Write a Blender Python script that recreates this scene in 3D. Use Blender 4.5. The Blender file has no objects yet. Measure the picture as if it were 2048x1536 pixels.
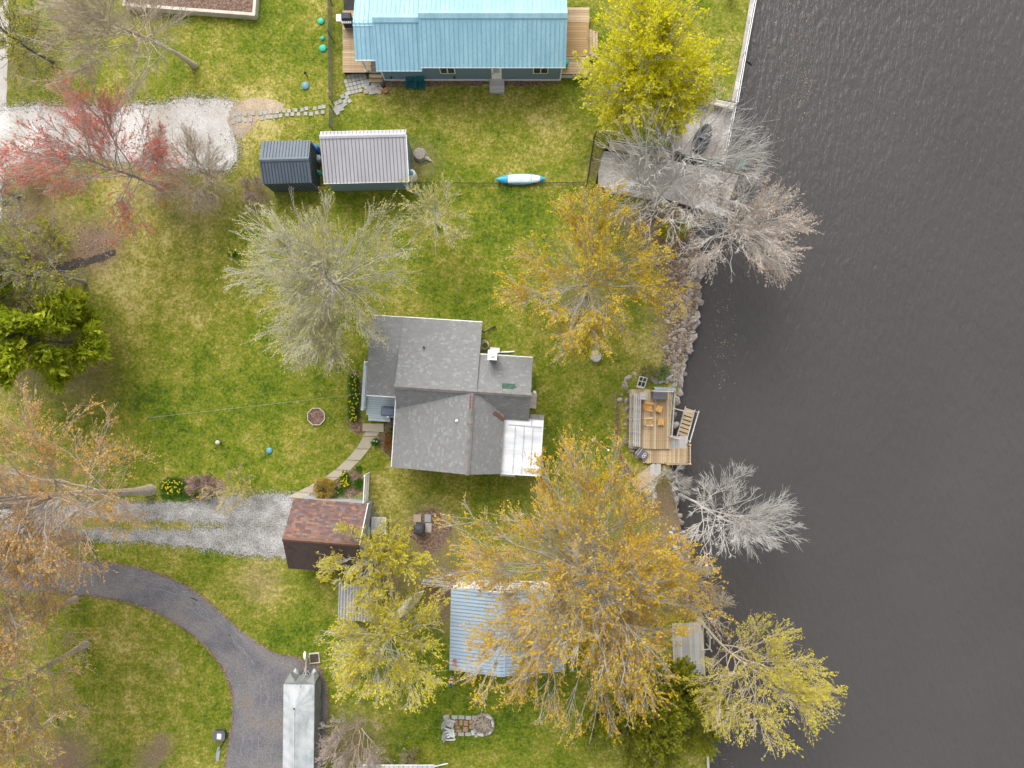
import bpy, bmesh, math, random
import numpy as np
from mathutils import Vector, Matrix
from mathutils.geometry import delaunay_2d_cdt, tessellate_polygon

# ---------------------------------------------------------------- camera, sky, sun, exposure
HC = 47.0                      # the drone hangs 47 m above the lawn, looking straight down
S = bpy.context.scene
COL = S.collection
cam_d = bpy.data.cameras.new('drone_camera'); cam = bpy.data.objects.new('drone_camera', cam_d); COL.objects.link(cam)
cam.location = (0, 0, HC); cam.rotation_euler = (0, 0, 0)
cam_d.sensor_width = 36.0; cam_d.lens = 36.0 * HC / (2048 / 30.0); cam_d.clip_start = 0.5; cam_d.clip_end = 2000
S.camera = cam
SUN_EL, SUN_AZ = math.radians(44), math.radians(-16)     # azimuth clockwise from +Y (top of the picture)
W = bpy.data.worlds.new('World'); S.world = W; W.use_nodes = True
wn, wl = W.node_tree.nodes, W.node_tree.links
bg = wn['Background']
sky = wn.new('ShaderNodeTexSky'); sky.sky_type = 'NISHITA'; sky.sun_disc = False
sky.sun_elevation = SUN_EL; sky.sun_rotation = SUN_AZ; sky.air_density = 1.0; sky.dust_density = 4.0
hs = wn.new('ShaderNodeHueSaturation'); hs.inputs['Saturation'].default_value = 0.22
wl.new(sky.outputs[0], hs.inputs['Color']); wl.new(hs.outputs[0], bg.inputs[0]); bg.inputs[1].default_value = 0.15
sd = bpy.data.lights.new('sun', 'SUN'); sun = bpy.data.objects.new('sun', sd); COL.objects.link(sun)
sd.energy = 0.9; sd.angle = math.radians(48); sd.color = (1.0, 0.965, 0.91)
_sv = Vector((math.sin(SUN_AZ) * math.cos(SUN_EL), math.cos(SUN_AZ) * math.cos(SUN_EL), math.sin(SUN_EL)))
sun.rotation_euler = _sv.to_track_quat('Z', 'Y').to_euler(); sun.location = _sv * 80
S.view_settings.view_transform = 'Standard'; S.view_settings.look = 'None'; S.view_settings.gamma = 1
S.view_settings.exposure = 1.0
S.render.engine = 'CYCLES'
S.cycles.max_bounces = 5; S.cycles.diffuse_bounces = 3; S.cycles.glossy_bounces = 2
S.cycles.transmission_bounces = 2; S.cycles.transparent_max_bounces = 4

# ---------------------------------------------------------------- helpers
WZ = -0.8                      # lake level
def G(px, py, z=0.0):
    """ground-plan position of something seen at photo pixel (px, py) whose real height is z"""
    f = (HC - z) / HC / 30.0
    return ((px - 1024) * f, (768 - py) * f, z)
def GV(px, py, z=0.0): return Vector(G(px, py, z))
RNG = np.random.default_rng(7)
random.seed(7)

class MB:
    def __init__(s): s.v = []; s.f = []
    def add(s, vs, fs):
        b = len(s.v); s.v += [tuple(p) for p in vs]; s.f += [tuple(i + b for i in f) for f in fs]; return s
    def box(s, c, d, rz=0.0, M=None):
        x, y, z = d[0] / 2, d[1] / 2, d[2] / 2
        P = [Vector(p) for p in ((-x,-y,-z),(x,-y,-z),(x,y,-z),(-x,y,-z),(-x,-y,z),(x,-y,z),(x,y,z),(-x,y,z))]
        R = M if M is not None else Matrix.Rotation(rz, 3, 'Z')
        return s.add([R @ p + Vector(c) for p in P], [(0,3,2,1),(4,5,6,7),(0,1,5,4),(1,2,6,5),(2,3,7,6),(3,0,4,7)])
    def bar(s, a, b, w, h=None, up=(0, 0, 1)):
        a, b = Vector(a), Vector(b); h = w if h is None else h
        d = (b - a); L = d.length; d.normalize(); up = Vector(up)
        if abs(d.dot(up)) > .99: up = Vector((0, 1, 0))
        y = up.cross(d).normalized(); z = d.cross(y)
        M = Matrix((d, y, z)).transposed()
        return s.box((a + b) / 2, (L, w, h), M=M)
    def prism(s, poly, z0, z1):
        n = len(poly); a = sum(poly[i][0]*poly[(i+1)%n][1]-poly[(i+1)%n][0]*poly[i][1] for i in range(n))
        if a < 0: poly = poly[::-1]
        vs = [(p[0], p[1], z0) for p in poly] + [(p[0], p[1], z1) for p in poly]
        fs = [tuple(range(n, 2*n)), tuple(range(n-1, -1, -1))] + [(i, (i+1) % n, n+(i+1) % n, n+i) for i in range(n)]
        return s.add(vs, fs)
    def slab(s, p, th):
        """p: 4 top corners counter-clockwise seen from above"""
        p = [Vector(q) for q in p]; n = (p[1]-p[0]).cross(p[2]-p[0]).normalized() * th
        return s.add(p + [q - n for q in p], [(0,1,2,3),(7,6,5,4),(0,4,5,1),(1,5,6,2),(2,6,7,3),(3,7,4,0)])
    def lathe(s, c, prof, n=14, rz=None):
        vs = []; fs = []
        for (r, z) in prof:
            for k in range(n):
                a = 2*math.pi*k/n; vs.append((c[0]+r*math.cos(a), c[1]+r*math.sin(a), c[2]+z))
        m = len(prof)
        for i in range(m-1):
            for k in range(n): fs.append((i*n+k, i*n+(k+1) % n, (i+1)*n+(k+1) % n, (i+1)*n+k))
        fs.append(tuple(range((m-1)*n, m*n))); fs.append(tuple(range(n-1, -1, -1)))
        return s.add(vs, fs)
    def tube(s, pts, r, n=6):
        pts = [Vector(p) for p in pts]; m = len(pts); vs = []
        for i, p in enumerate(pts):
            d = (pts[min(i+1, m-1)] - pts[max(i-1, 0)]).normalized()
            u = d.cross(Vector((0, 0, 1)) if abs(d.z) < .95 else Vector((1, 0, 0))).normalized(); w = d.cross(u)
            rr = r[i] if isinstance(r, (list, tuple)) else r
            for k in range(n):
                a = 2*math.pi*k/n; vs.append(p + u*math.cos(a)*rr + w*math.sin(a)*rr)
        fs = [(i*n+k, (i+1)*n+k, (i+1)*n+(k+1) % n, i*n+(k+1) % n) for i in range(m-1) for k in range(n)]
        fs += [tuple(range(n)), tuple(range(m*n-1, (m-1)*n-1, -1))]
        return s.add(vs, fs)
    def mesh(s, name, smooth=False):
        me = bpy.data.meshes.new(name); me.from_pydata(s.v, [], s.f)
        if smooth: me.polygons.foreach_set('use_smooth', [True]*len(me.polygons))
        me.update(); return me

def obj(name, mb, m, parent=None, smooth=False, kind=None, label=None):
    me = mb if isinstance(mb, bpy.types.Mesh) else mb.mesh(name, smooth)
    if m is not None and not me.materials: me.materials.append(m)
    o = bpy.data.objects.new(name, me); COL.objects.link(o)
    if parent is not None: o.parent = parent
    if kind: o['kind'] = kind
    if label: o['label'] = label
    return o
def thing(name, label, cat, loc=(0, 0, 0), rz=0.0, group=None):
    o = bpy.data.objects.new(name, None); COL.objects.link(o); o.empty_display_size = .2
    o.location = loc; o.rotation_euler = (0, 0, rz); o['label'] = label; o['category'] = cat
    if group: o['group'] = group
    return o
def tag(o, label, cat, group=None):
    o['label'] = label; o['category'] = cat
    if group: o['group'] = group
    return o
def struct(name, mb, m, smooth=False): return obj(name, mb, m, None, smooth, 'structure')
def copy_tree(o, label, loc, rz, parent=None):
    c = o.copy(); COL.objects.link(c); c.parent = parent
    if parent is None: c['label'] = label; c.location = loc; c.rotation_euler = (0, 0, rz)
    for ch in list(o.children): copy_tree(ch, None, None, None, c)
    return c

def np_mesh(name, V, F, quads=True):
    """fast mesh from numpy arrays; F is (n,4) or (n,3)"""
    me = bpy.data.meshes.new(name); k = F.shape[1]
    me.vertices.add(len(V)); me.vertices.foreach_set('co', np.ascontiguousarray(V, dtype=np.float32).ravel())
    me.loops.add(F.size); me.loops.foreach_set('vertex_index', np.ascontiguousarray(F, dtype=np.int32).ravel())
    me.polygons.add(len(F)); me.polygons.foreach_set('loop_start', np.arange(0, F.size, k, dtype=np.int32))
    me.polygons.foreach_set('loop_total', np.full(len(F), k, dtype=np.int32))
    me.polygons.foreach_set('use_smooth', np.zeros(len(F), bool)); me.update(calc_edges=True); return me

# ---------------------------------------------------------------- materials
MATS = {}
def mat(name, cols, scale=3.0, rough=.85, src='noise', fine=0.25, fscale=30.0, bump=0.0, bscale=20.0, metal=0.0,
        spec=.3, stretch=None, coord='Object', lo=.32, hi=.68, transl=0.0, const=False, detail=4.0):
    """procedural material: colours of a ramp driven by noise ('noise'), a value per loose piece ('island'),
    per object ('object') or a blend ('mix' = island + noise, 'omix' = object + noise), with fine grain on top"""
    if name in MATS: return MATS[name]
    m = bpy.data.materials.new(name); m.use_nodes = True; N, L = m.node_tree.nodes, m.node_tree.links
    b = N['Principled BSDF']; b.inputs['Roughness'].default_value = rough; b.inputs['Metallic'].default_value = metal
    b.inputs['Specular IOR Level'].default_value = spec
    tc = N.new('ShaderNodeTexCoord'); co = tc.outputs['Object']
    geo = N.new('ShaderNodeNewGeometry')
    if coord == 'world': co = geo.outputs['Position']
    if stretch:
        mp = N.new('ShaderNodeMapping'); mp.inputs['Scale'].default_value = stretch; L.new(co, mp.inputs[0]); co = mp.outputs[0]
    nz = N.new('ShaderNodeTexNoise'); nz.inputs['Scale'].default_value = scale; nz.inputs['Detail'].default_value = detail
    L.new(co, nz.inputs['Vector'])
    mr = N.new('ShaderNodeMapRange'); mr.inputs[1].default_value = lo; mr.inputs[2].default_value = hi; L.new(nz.outputs[0], mr.inputs[0])
    fac = mr.outputs[0]
    if src != 'noise':
        rnd = geo.outputs['Random Per Island']
        if src in ('object', 'omix'):
            oi = N.new('ShaderNodeObjectInfo'); rnd = oi.outputs['Random']
        if src in ('island', 'object'): fac = rnd
        else:
            mx = N.new('ShaderNodeMix'); mx.inputs[0].default_value = .45; L.new(rnd, mx.inputs[2]); L.new(fac, mx.inputs[3]); fac = mx.outputs[0]
    cr = N.new('ShaderNodeValToRGB'); el = cr.color_ramp.elements
    if const: cr.color_ramp.interpolation = 'CONSTANT'
    while len(el) > 1: el.remove(el[-1])
    for i, c in enumerate(cols):
        p = c[3] if len(c) > 3 else i / max(1, len(cols) - 1)
        e = el[0] if i == 0 else el.new(p)
        e.position = p; e.color = (c[0], c[1], c[2], 1)
    L.new(fac, cr.inputs[0]); colr = cr.outputs[0]
    if fine > 0:
        n2 = N.new('ShaderNodeTexNoise'); n2.inputs['Scale'].default_value = fscale; n2.inputs['Detail'].default_value = 3; L.new(co, n2.inputs['Vector'])
        m2 = N.new('ShaderNodeMapRange'); m2.inputs[1].default_value = .3; m2.inputs[2].default_value = .7
        m2.inputs[3].default_value = 1 - fine; m2.inputs[4].default_value = 1 + fine; L.new(n2.outputs[0], m2.inputs[0])
        vm = N.new('ShaderNodeVectorMath'); vm.operation = 'SCALE'; L.new(colr, vm.inputs[0]); L.new(m2.outputs[0], vm.inputs['Scale']); colr = vm.outputs[0]
    L.new(colr, b.inputs['Base Color'])
    if bump > 0:
        n3 = N.new('ShaderNodeTexNoise'); n3.inputs['Scale'].default_value = bscale; n3.inputs['Detail'].default_value = 4; L.new(co, n3.inputs['Vector'])
        bp = N.new('ShaderNodeBump'); bp.inputs['Strength'].default_value = min(1, bump); bp.inputs['Distance'].default_value = .03
        L.new(n3.outputs[0], bp.inputs['Height']); L.new(bp.outputs[0], b.inputs['Normal'])
    if transl > 0:
        tr = N.new('ShaderNodeBsdfTranslucent'); L.new(colr, tr.inputs[0])
        ms = N.new('ShaderNodeMixShader'); ms.inputs[0].default_value = transl
        L.new(b.outputs[0], ms.inputs[1]); L.new(tr.outputs[0], ms.inputs[2]); L.new(ms.outputs[0], N['Material Output'].inputs[0])
    MATS[name] = m; return m

def grass_material():
    m = bpy.data.materials.new('lawn_grass'); m.use_nodes = True; N, L = m.node_tree.nodes, m.node_tree.links
    b = N['Principled BSDF']; b.inputs['Roughness'].default_value = .9; b.inputs['Specular IOR Level'].default_value = .15
    geo = N.new('ShaderNodeNewGeometry'); pos = geo.outputs['Position']
    def noise(sc, det=3, rg=.5):
        n = N.new('ShaderNodeTexNoise'); n.inputs['Scale'].default_value = sc; n.inputs['Detail'].default_value = det
        n.inputs['Roughness'].default_value = rg; L.new(pos, n.inputs['Vector']); return n.outputs[0]
    def mad(a, k, c):
        x = N.new('ShaderNodeMath'); x.operation = 'MULTIPLY_ADD'; L.new(a, x.inputs[0]); x.inputs[1].default_value = k
        if isinstance(c, float): x.inputs[2].default_value = c
        else: L.new(c, x.inputs[2])
        return x.outputs[0]
    at = N.new('ShaderNodeAttribute'); at.attribute_name = 'dry'
    al = N.new('ShaderNodeAttribute'); al.attribute_name = 'litter'
    f = mad(noise(.33, 5, .6), 1.1, -2.07)
    f = mad(noise(1.5, 4, .65), 1.0, f); f = mad(noise(5.0, 4, .75), 1.6, f); f = mad(noise(16, 2), .65, f)
    f = mad(at.outputs['Fac'], 1.0, f)
    cr = N.new('ShaderNodeValToRGB'); el = cr.color_ramp.elements
    ramp = [(0, (.040, .072, .004)), (.22, (.085, .138, .004)), (.42, (.150, .175, .011)), (.60, (.232, .218, .034)),
            (.78, (.355, .305, .085)), (1, (.47, .40, .17))]
    el[0].position, el[0].color = 0, (*ramp[0][1], 1); el[1].position, el[1].color = 1, (*ramp[-1][1], 1)
    for p, c in ramp[1:-1]: el.new(p).color = (*c, 1)
    L.new(f, cr.inputs[0])
    c2 = N.new('ShaderNodeValToRGB'); e2 = c2.color_ramp.elements
    e2[0].position, e2[0].color = .25, (.07, .048, .03, 1); e2[1].position, e2[1].color = .8, (.40, .30, .21, 1)
    e2.new(.5).color = (.19, .13, .09, 1)
    L.new(noise(14, 4, .7), c2.inputs[0])
    lf = mad(noise(3.5, 4, .65), 1.5, -.75); lf = mad(al.outputs['Fac'], 1.35, lf)
    cl = N.new('ShaderNodeClamp'); L.new(lf, cl.inputs[0])
    mx = N.new('ShaderNodeMix'); mx.data_type = 'RGBA'; L.new(cl.outputs[0], mx.inputs[0]); L.new(cr.outputs[0], mx.inputs[6]); L.new(c2.outputs[0], mx.inputs[7])
    L.new(mx.outputs[2], b.inputs['Base Color'])
    bp = N.new('ShaderNodeBump'); bp.inputs['Strength'].default_value = .55; bp.inputs['Distance'].default_value = .05
    L.new(noise(9, 4, .7), bp.inputs['Height']); L.new(bp.outputs[0], b.inputs['Normal'])
    return m

def water_material():
    m = bpy.data.materials.new('lake_water'); m.use_nodes = True; N, L = m.node_tree.nodes, m.node_tree.links
    b = N['Principled BSDF']; b.inputs['Roughness'].default_value = .22; b.inputs['IOR'].default_value = 1.33
    geo = N.new('ShaderNodeNewGeometry')
    mp = N.new('ShaderNodeMapping'); mp.inputs['Rotation'].default_value = (0, 0, math.radians(28)); mp.inputs['Scale'].default_value = (1.0, .36, 1)
    L.new(geo.outputs['Position'], mp.inputs[0])
    def noise(sc, det, v):
        n = N.new('ShaderNodeTexNoise'); n.inputs['Scale'].default_value = sc; n.inputs['Detail'].default_value = det; L.new(v, n.inputs['Vector']); return n.outputs[0]
    n1 = noise(.09, 3, geo.outputs['Position'])
    cr = N.new('ShaderNodeValToRGB'); e = cr.color_ramp.elements
    e[0].position, e[0].color = .3, (.056, .0515, .0495, 1); e[1].position, e[1].color = .7, (.063, .058, .055, 1); L.new(n1, cr.inputs[0])
    L.new(cr.outputs[0], b.inputs['Base Color'])
    a = noise(3.4, 4, mp.outputs[0]); c = noise(9, 3, mp.outputs[0])
    ad = N.new('ShaderNodeMath'); ad.operation = 'MULTIPLY_ADD'; L.new(c, ad.inputs[0]); ad.inputs[1].default_value = .35; L.new(a, ad.inputs[2])
    bp = N.new('ShaderNodeBump'); bp.inputs['Strength'].default_value = 1.0; bp.inputs['Distance'].default_value = .11
    L.new(ad.outputs[0], bp.inputs['Height']); L.new(bp.outputs[0], b.inputs['Normal'])
    return m

def M_(k): return MATS[k]
GRASS = grass_material(); WATER = water_material()
mat('white_paint', [(.70,.70,.69), (.80,.80,.79)], 4, .5, fine=.06)
mat('trim_white', [(.62,.62,.61), (.80,.80,.79)], 5, .55, fine=.1)
mat('peeling_white', [(.30,.27,.24), (.72,.71,.68), (.80,.79,.77)], 9, .7, lo=.36, hi=.55, fine=.15)
mat('blue_siding', [(0.145,0.217,0.272), (0.170,0.242,0.297)], 2, .6, stretch=(1,1,8), fine=.08)
mat('blue_roof', [(.215,.385,.46), (.275,.455,.53)], 1.2, .42, stretch=(1.6,.12,1), fine=.1, fscale=14, coord='world')
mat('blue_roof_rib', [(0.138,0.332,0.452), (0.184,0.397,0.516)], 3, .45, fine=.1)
mat('slate_metal', [(0.078,0.103,0.131), (0.105,0.130,0.160)], 1.5, .45, fine=.06, stretch=(1,.3,1))
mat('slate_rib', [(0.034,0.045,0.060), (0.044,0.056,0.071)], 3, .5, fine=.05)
mat('grey_metal', [(0.329,0.325,0.345), (0.399,0.388,0.409)], 1.2, .45, fine=.06, stretch=(1,.3,1))
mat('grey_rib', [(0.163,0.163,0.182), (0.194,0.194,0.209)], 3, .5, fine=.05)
mat('pale_blue_metal', [(0.275,0.365,0.455), (0.381,0.455,0.529)], .9, .5, stretch=(.3,1,1), fine=.1)
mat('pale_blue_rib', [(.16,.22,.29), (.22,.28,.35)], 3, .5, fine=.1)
mat('shingle_grey', [(.188,.188,.185,0), (.198,.198,.195,.3), (.209,.211,.207,.62), (.236,.246,.24,.88)], 1.0, .92, src='island', fine=.15, fscale=22, const=True, spec=.12)
mat('shingle_brown', [(0.128,0.084,0.077,0), (0.158,0.102,0.090,.3), (0.192,0.115,0.093,.58), (0.170,0.136,0.132,.74), (0.263,0.140,0.090,.86)], 1, .92, src='island', fine=.16, fscale=22, const=True, spec=.1)
mat('shingle_brown_shaded', [(0.066,0.049,0.045), (0.098,0.072,0.064)], 1.2, .92, src='mix', fine=.2, fscale=22, stretch=(1,.2,1), spec=.1)  # darker copy of the brown shingles, garage south slope's shade put into the colour
mat('shingle_green', [(0.038,0.084,0.059), (0.063,0.119,0.087)], 1, .9, src='island', fine=.2)
mat('shingle_rust', [(0.140,0.073,0.052), (0.182,0.105,0.077)], 2, .9, fine=.2)
mat('roof_deck', [(.10,.10,.10), (.13,.13,.13)], 2, .9)
mat('ridge_cap', [(0.152,0.144,0.136), (0.216,0.208,0.196)], 2.5, .92, fine=.2)
mat('membrane', [(0.495,0.511,0.536), (0.710,0.717,0.726)], .8, .38, fine=.05, stretch=(.35,1.6,1), lo=.38, hi=.6, bump=.5, bscale=2.5, spec=.5)
mat('grey_siding', [(.33,.35,.37), (.42,.44,.46)], 2, .7)
mat('weathered_wood', [(0.248,0.168,0.095), (0.418,0.307,0.182), (0.557,0.454,0.307)], 1.4, .88, src='omix', stretch=(.6,9,9), fine=.3, fscale=14, bump=.3)
mat('fresh_wood', [(0.293,0.189,0.091), (0.415,0.281,0.140)], 1.4, .85, src='omix', stretch=(.6,9,9), fine=.18, fscale=14)
mat('grey_wood', [(0.278,0.268,0.256), (0.418,0.408,0.391), (0.521,0.512,0.493)], 1.5, .88, src='omix', stretch=(.6,9,9), fine=.2, fscale=14)
mat('old_wood', [(0.128,0.112,0.098), (0.210,0.191,0.169)], 1.5, .9, src='omix', stretch=(.6,8,8), fine=.25, fscale=14)
mat('porch_paint', [(0.432,0.522,0.549), (0.486,0.568,0.594)], 1.5, .6, src='omix', fine=.07)
mat('rail_blue', [(0.378,0.432,0.468), (0.450,0.504,0.540)], 2, .6)
mat('dark_gap', [(.03,.03,.03), (.05,.045,.04)], 3, .95)
mat('concrete', [(0.341,0.293,0.220), (0.455,0.399,0.300)], 1.1, .9, src='omix', fine=.12, fscale=25, bump=.2)
mat('old_concrete', [(0.232,0.205,0.182), (0.364,0.336,0.309), (0.509,0.475,0.443)], .55, .92, fine=.22, fscale=9, bump=.3, coord='world')
mat('paver', [(0.300,0.292,0.267), (0.416,0.404,0.375)], 3, .9, src='omix', fine=.14)
mat('paver_pink', [(0.290,0.161,0.129), (0.378,0.226,0.182)], 3, .9, src='omix', fine=.16)
mat('flagstone', [(0.338,0.267,0.186), (0.419,0.378,0.307), (0.217,0.250,0.274), (0.484,0.459,0.403)], 3, .9, src='object', fine=.15)
mat('gravel', [(0.185,0.175,0.158), (0.287,0.277,0.264), (0.389,0.379,0.370)], 1.1, .95, coord='world', fine=.45, fscale=11, bump=.2, bscale=16, detail=9)
mat('white_gravel', [(0.372,0.332,0.282), (0.484,0.462,0.428), (0.608,0.592,0.569)], .45, .95, coord='world', fine=.2, fscale=10, bump=.15, bscale=20, detail=9)
mat('bare_soil', [(0.324,0.247,0.171), (0.450,0.360,0.253)], 1.2, .95, coord='world', fine=.25, fscale=12, bump=.5)
mat('road', [(0.362,0.337,0.311), (0.467,0.440,0.415)], .7, .92, coord='world', fine=.15)
mat('mulch', [(0.082,0.051,0.037), (0.164,0.102,0.074), (0.246,0.176,0.135)], 7, .95, coord='world', fine=.4, fscale=18, bump=.8, bscale=14, detail=6)
mat('rock', [(0.116,0.099,0.085), (0.243,0.206,0.175), (0.340,0.296,0.255), (0.448,0.413,0.377)], 2.0, .92, src='omix', fine=.38, fscale=7, bump=.8, bscale=6)
mat('pale_rock', [(0.362,0.346,0.319), (0.535,0.518,0.484)], 3, .9, src='omix', fine=.2)
mat('flint', [(.18,.175,.165), (.32,.315,.305), (.46,.455,.445)], 1, .92, src='island', fine=.2)
mat('pebble', [(0.122,0.086,0.065), (0.223,0.162,0.119), (0.317,0.238,0.176), (0.374,0.331,0.288)], 1, .92, src='island', fine=.2)
mat('white_bark', [(.42,.40,.37), (.56,.54,.505)], 4, .9, fine=.2, fscale=12)
mat('pale_bark', [(.34,.32,.275), (.47,.445,.39)], 4, .9, fine=.2, fscale=12)
mat('mid_bark', [(.23,.215,.18), (.34,.32,.28)], 4, .9, fine=.2, fscale=12)
mat('tan_bark', [(0.378,0.317,0.232), (0.512,0.439,0.336)], 4, .9, fine=.2, fscale=12)
mat('grey_bark', [(0.244,0.232,0.207), (0.403,0.378,0.342)], 4, .9, fine=.25, fscale=12)
mat('dark_bark', [(.085,.075,.062), (.16,.145,.12)], 4, .9, fine=.25, fscale=12)
mat('orange_bark', [(.34,.275,.22), (.47,.395,.33)], 4, .9, fine=.2, fscale=12)
mat('red_bark', [(0.293,0.232,0.201), (0.439,0.366,0.323)], 4, .9, fine=.2, fscale=12)
def leafm(n, cols, t=.45): return mat(n, cols, .8, .6, src='mix', fine=0, transl=t, spec=.15)
leafm('leaf_pale', [(.50,.47,.10), (.60,.57,.14), (.66,.62,.22)], .5)
leafm('leaf_gold', [(.52,.25,.006), (.60,.37,.006), (.66,.47,.008), (.64,.52,.014)], .5)
leafm('leaf_orange', [(.68,.33,.08), (.76,.45,.13), (.78,.55,.19)], .5)
leafm('leaf_yellow', [(.62,.57,.006), (.74,.69,.008), (.82,.78,.02)], .5)
leafm('leaf_lemon', [(.58,.50,.02), (.69,.61,.03), (.75,.68,.10)], .5)
leafm('leaf_lime', [(0.324,0.324,0.018), (0.456,0.432,0.036), (0.552,0.516,0.072)])
leafm('leaf_red', [(.74,.09,.055), (.80,.17,.10), (.82,.30,.18)], .5)
leafm('leaf_bud', [(.46,.33,.24), (.57,.45,.35), (.64,.55,.46)])
leafm('leaf_pine', [(.24,.32,.02), (.42,.49,.03), (.60,.62,.06)], .5)
leafm('leaf_cedar', [(.16,.19,.012), (.29,.31,.02), (.44,.43,.04)], .5)
leafm('leaf_green', [(.08,.2,.03), (.15,.30,.04), (.27,.40,.05)], .5)
leafm('leaf_gold_bush', [(0.384,0.264,0.012), (0.576,0.396,0.018), (0.504,0.432,0.036)])
leafm('leaf_bronze', [(0.324,0.156,0.036), (0.432,0.240,0.060), (0.360,0.300,0.072)])
leafm('petal_yellow', [(.68,.53,.02), (.75,.64,.06)])
leafm('petal_white', [(.7,.7,.66), (.8,.8,.78)])
leafm('dead_leaf', [(0.143,0.086,0.053), (0.240,0.158,0.105), (0.330,0.244,0.176), (0.390,0.315,0.247)], .1)
mat('black_metal', [(.02,.02,.022), (.04,.04,.042)], 3, .5)
mat('charcoal', [(.045,.048,.055), (.07,.073,.08)], 3, .7, fine=.15)
mat('grey_plastic', [(.10,.10,.12), (.13,.13,.15)], 3, .6, fine=.08)
mat('galvanised', [(0.353,0.361,0.370), (0.470,0.479,0.487)], 5, .4, metal=.3)
mat('teal_plastic', [(0.007,0.098,0.111), (0.013,0.130,0.140)], 3, .45, fine=.08)
mat('orange_plastic', [(0.502,0.275,0.069), (0.567,0.332,0.101)], 4, .6, fine=.08)
mat('cream_plastic', [(0.549,0.419,0.257), (0.597,0.468,0.307)], 4, .6, fine=.08)
mat('green_lid', [(0.025,0.361,0.244), (0.042,0.412,0.294)], 4, .5, fine=.06)
mat('blue_lid', [(0.085,0.270,0.355), (0.118,0.321,0.406)], 4, .5, fine=.06)
mat('slate_lid', [(0.111,0.220,0.263), (0.144,0.263,0.304)], 4, .5, fine=.06)
mat('blue_plastic', [(0.014,0.105,0.301), (0.021,0.133,0.350)], 4, .5, fine=.06)
mat('grey_bin', [(0.247,0.273,0.280), (0.299,0.325,0.332)], 4, .5, fine=.06)
mat('green_canvas', [(.02,.13,.10), (.05,.22,.17)], 6, .8)
mat('pale_canvas', [(.25,.38,.34), (.35,.48,.44)], 6, .8)
mat('tarp', [(0.296,0.322,0.332), (0.384,0.407,0.410), (0.443,0.458,0.458)], 1.2, .6, fine=.07, fscale=9, stretch=(2.2,.8,1), bump=.4, bscale=3)
mat('tarp_side', [(.17,.18,.175), (.23,.245,.24)], 2, .7, fine=.15)
mat('tarp_seam', [(0.528,0.528,0.520), (0.592,0.592,0.584)], 2, .6)
mat('grill_cover', [(0.140,0.172,0.240), (0.180,0.212,0.284)], 3, .6, fine=.1)
mat('asphalt', [(0.098,0.096,0.105), (0.136,0.132,0.140), (0.178,0.166,0.163), (0.192,0.154,0.127)], .6, .9, coord='world', fine=.28, fscale=10, bump=.3, detail=8, lo=.25, hi=.75)
mat('crack', [(0.162,0.166,0.170), (0.230,0.234,0.238)], 3, .95, coord='world')
mat('kayak_blue', [(0.017,0.252,0.395), (0.034,0.336,0.479)], 3, .35)
mat('kayak_white', [(0.468,0.594,0.638), (0.648,0.712,0.730)], 2, .35)
mat('flag_red', [(.5,.04,.06), (.55,.06,.08)], 3, .8)
mat('flag_blue', [(.03,.10,.30), (.05,.16,.40)], 3, .8)
mat('glass', [(.03,.035,.03), (.06,.065,.055)], 2, .12, spec=.6)
mat('copper', [(.60,.32,.20), (.68,.40,.27)], 3, .5)
mat('soil', [(.055,.038,.028), (.10,.072,.055)], 9, .95, fine=.4)
mat('ash', [(.10,.085,.075), (.28,.24,.21)], 9, .95, fine=.4)
mat('foam', [(0.385,0.385,0.371), (0.490,0.490,0.476)], 3, .8)
mat('stump_wood', [(0.182,0.154,0.126), (0.280,0.252,0.224)], 9, .9, fine=.25)
mat('pale_stump', [(0.350,0.322,0.287), (0.448,0.427,0.399)], 6, .9, fine=.2)
mat('terracotta', [(.30,.12,.075), (.38,.17,.11)], 3, .8)
mat('timber_pale', [(0.468,0.414,0.343), (0.557,0.512,0.441)], 2, .85, fine=.12)

# ================================================================ THE SETTING: ground, lake, drives
def pip(x, y, poly):
    """vectorised point in polygon"""
    x = np.asarray(x); y = np.asarray(y); ins = np.zeros(x.shape, bool); n = len(poly)
    for i in range(n):
        x0, y0 = poly[i][:2]; x1, y1 = poly[(i+1) % n][:2]
        if y0 == y1: continue
        c = ((y0 > y) != (y1 > y)) & (x < (x1-x0)*(y-y0)/(y1-y0)+x0); ins ^= c
    return ins
def pxpoly(p, z=0.0): return [G(a, b, z)[:2] for a, b in p]
def rough_edge(poly, step, amp, seed):
    """resample a closed outline and make it ragged"""
    r = random.Random(seed); out = []
    n = len(poly)
    for i in range(n):
        a, b = Vector(poly[i][:2]), Vector(poly[(i+1) % n][:2]); L = (b-a).length; k = max(1, int(L/step))
        nn = Vector((-(b-a).y, (b-a).x)).normalized() if L > 0 else Vector((0, 0))
        for j in range(k):
            p = a.lerp(b, j/k); lf = math.sin(p.x*1.9+seed)*math.cos(p.y*2.3+seed*2)+.6*math.sin(p.x*4.7+p.y*3.9+seed)
            out.append(tuple(p + nn * (r.gauss(0, 1)*amp*.45+lf*amp*.9)))
    return out
def smooth_poly(poly, it=2):
    for _ in range(it):
        n = len(poly); q = []
        for i in range(n):
            a, b = poly[i], poly[(i+1) % n]
            q += [(a[0]*.75+b[0]*.25, a[1]*.75+b[1]*.25), (a[0]*.25+b[0]*.75, a[1]*.25+b[1]*.75)]
        poly = q
    return poly
def sheet(name, poly, z, m):
    tri = tessellate_polygon([[Vector((p[0], p[1], 0)) for p in poly]])
    mb = MB(); fs = []
    for t in tri:
        a, b, c = (Vector(poly[i]) for i in t); s = (b-a).x*(c-a).y-(b-a).y*(c-a).x
        fs.append(t if s > 0 else t[::-1])
    mb.add([(p[0], p[1], z) for p in poly], fs); return struct(name, mb, m)

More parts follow.
